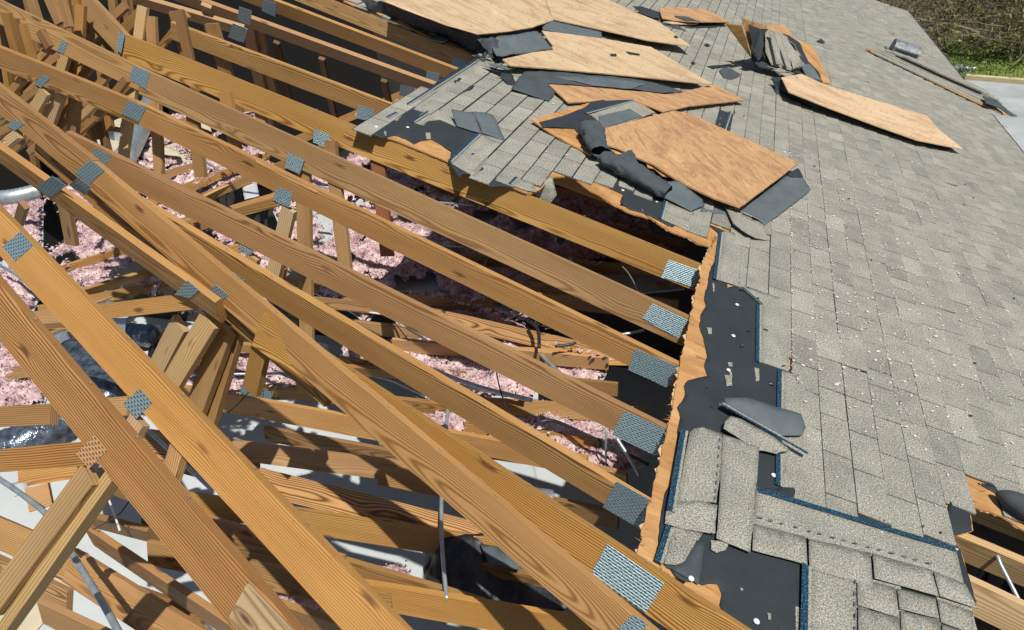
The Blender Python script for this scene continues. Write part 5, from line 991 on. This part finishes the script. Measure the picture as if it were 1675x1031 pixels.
slab('drywall_piece', [(130, 180), (200, 192), (196, 208), (150, 200)], -1.15, PAPER, 'tan paper faced drywall piece among the upper left webs', 'drywall')
slab('drywall_piece', [(262, 238), (292, 246), (296, 256), (264, 252)], -1.15, PAPER, 'crumbled tan drywall shard right of the long duct', 'drywall'); slab('drywall_piece', [(316, 170), (338, 184), (346, 215), (320, 205)], -1.12, PAPER, 'tan drywall shard between webs at the upper middle', 'drywall')
slab('drywall_piece', [(40, 930), (100, 905), (130, 950), (60, 1031), (-20, 1060), (-20, 980)], -1.28, PAPER, 'tan ceiling board under the lowest left truss', 'drywall', 0)
t = slab('black_membrane', [(690, 885, -1.5), (722, 880, -1.15), (760, 872, -1.1), (860, 880, -1.2), (960, 900, -1.25), (1010, 960, -1.3), (900, 1010, -1.3), (800, 985, -1.3), (735, 975, -1.28), (694, 962, -1.3)], -1.2, RUB, 'black membrane sheet slumped on the ceiling under the wide truss', 'roofing felt', .05, .004)
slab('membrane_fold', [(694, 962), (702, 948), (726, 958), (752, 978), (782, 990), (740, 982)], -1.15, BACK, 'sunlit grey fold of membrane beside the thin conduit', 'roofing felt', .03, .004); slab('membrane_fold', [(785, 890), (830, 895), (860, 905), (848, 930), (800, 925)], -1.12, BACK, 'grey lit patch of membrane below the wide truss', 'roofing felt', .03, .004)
slab('foil_wrap', [(864, 797), (905, 800), (908, 812), (898, 822), (880, 812)], -1.1, FOIL, 'pale crumpled foil between the two right-hand plates', 'foil wrap', .02)
slab('white_panel', [(965, 640), (1100, 650), (1100, 700), (960, 690)], -1.36, GUT, 'dark grey ceiling patch in the shade of the deck edge', 'ceiling panel', 0) if False else None
# red print on the foil wrap
for k, (x, y) in enumerate([(90, 573), (97, 571), (104, 570), (111, 568), (118, 567)]):
    bm = bmesh.new(); A, B = zp(x - 2.4, y + .4, -.872), zp(x + 2.4, y - .4, -.872); box_bm(bm, A, B, (zp(x, y + 3, -.872) - zp(x, y, -.872)), .006, Vector((0, 0, -1)), .001, bev=0); mk('red_print', bm, REDINK, o)

# short, torn fibres and splinters standing on the broken deck edge
bm = bmesh.new(); rd = random.Random(21)
for a, b in [((1166, 404), (1140, 510)), ((1140, 510), (1112, 620)), ((1112, 620), (1080, 780)), ((1080, 780), (1052, 905)), ((1165, 402), (1086, 372)), ((1086, 372), (1012, 320)), ((1012, 320), (937, 290))]:
    for k in range(26):
        t_ = rd.random(); q = deck(a[0] + (b[0] - a[0]) * t_, a[1] + (b[1] - a[1]) * t_, rd.uniform(-.012, .004)); d = (UW * rd.uniform(.2, 1) + VW * rd.uniform(-.8, .8) - NW * rd.uniform(-.3, .35)).normalized(); L = rd.uniform(.012, .055); sd = d.cross(NW).normalized() * rd.uniform(.0015, .005)
        v = [bm.verts.new(q - sd), bm.verts.new(q + sd), bm.verts.new(q + d * L)]; w = [bm.verts.new(q + NW * .003), v[2]]; bm.faces.new(v); bm.faces.new((v[0], w[0], v[2])); bm.faces.new((v[1], w[0], v[2]))
uvset(bm, lambda c, n: (c.x, c.y)); tag(mk('splinters', bm, PLYE, house), kind='stuff')
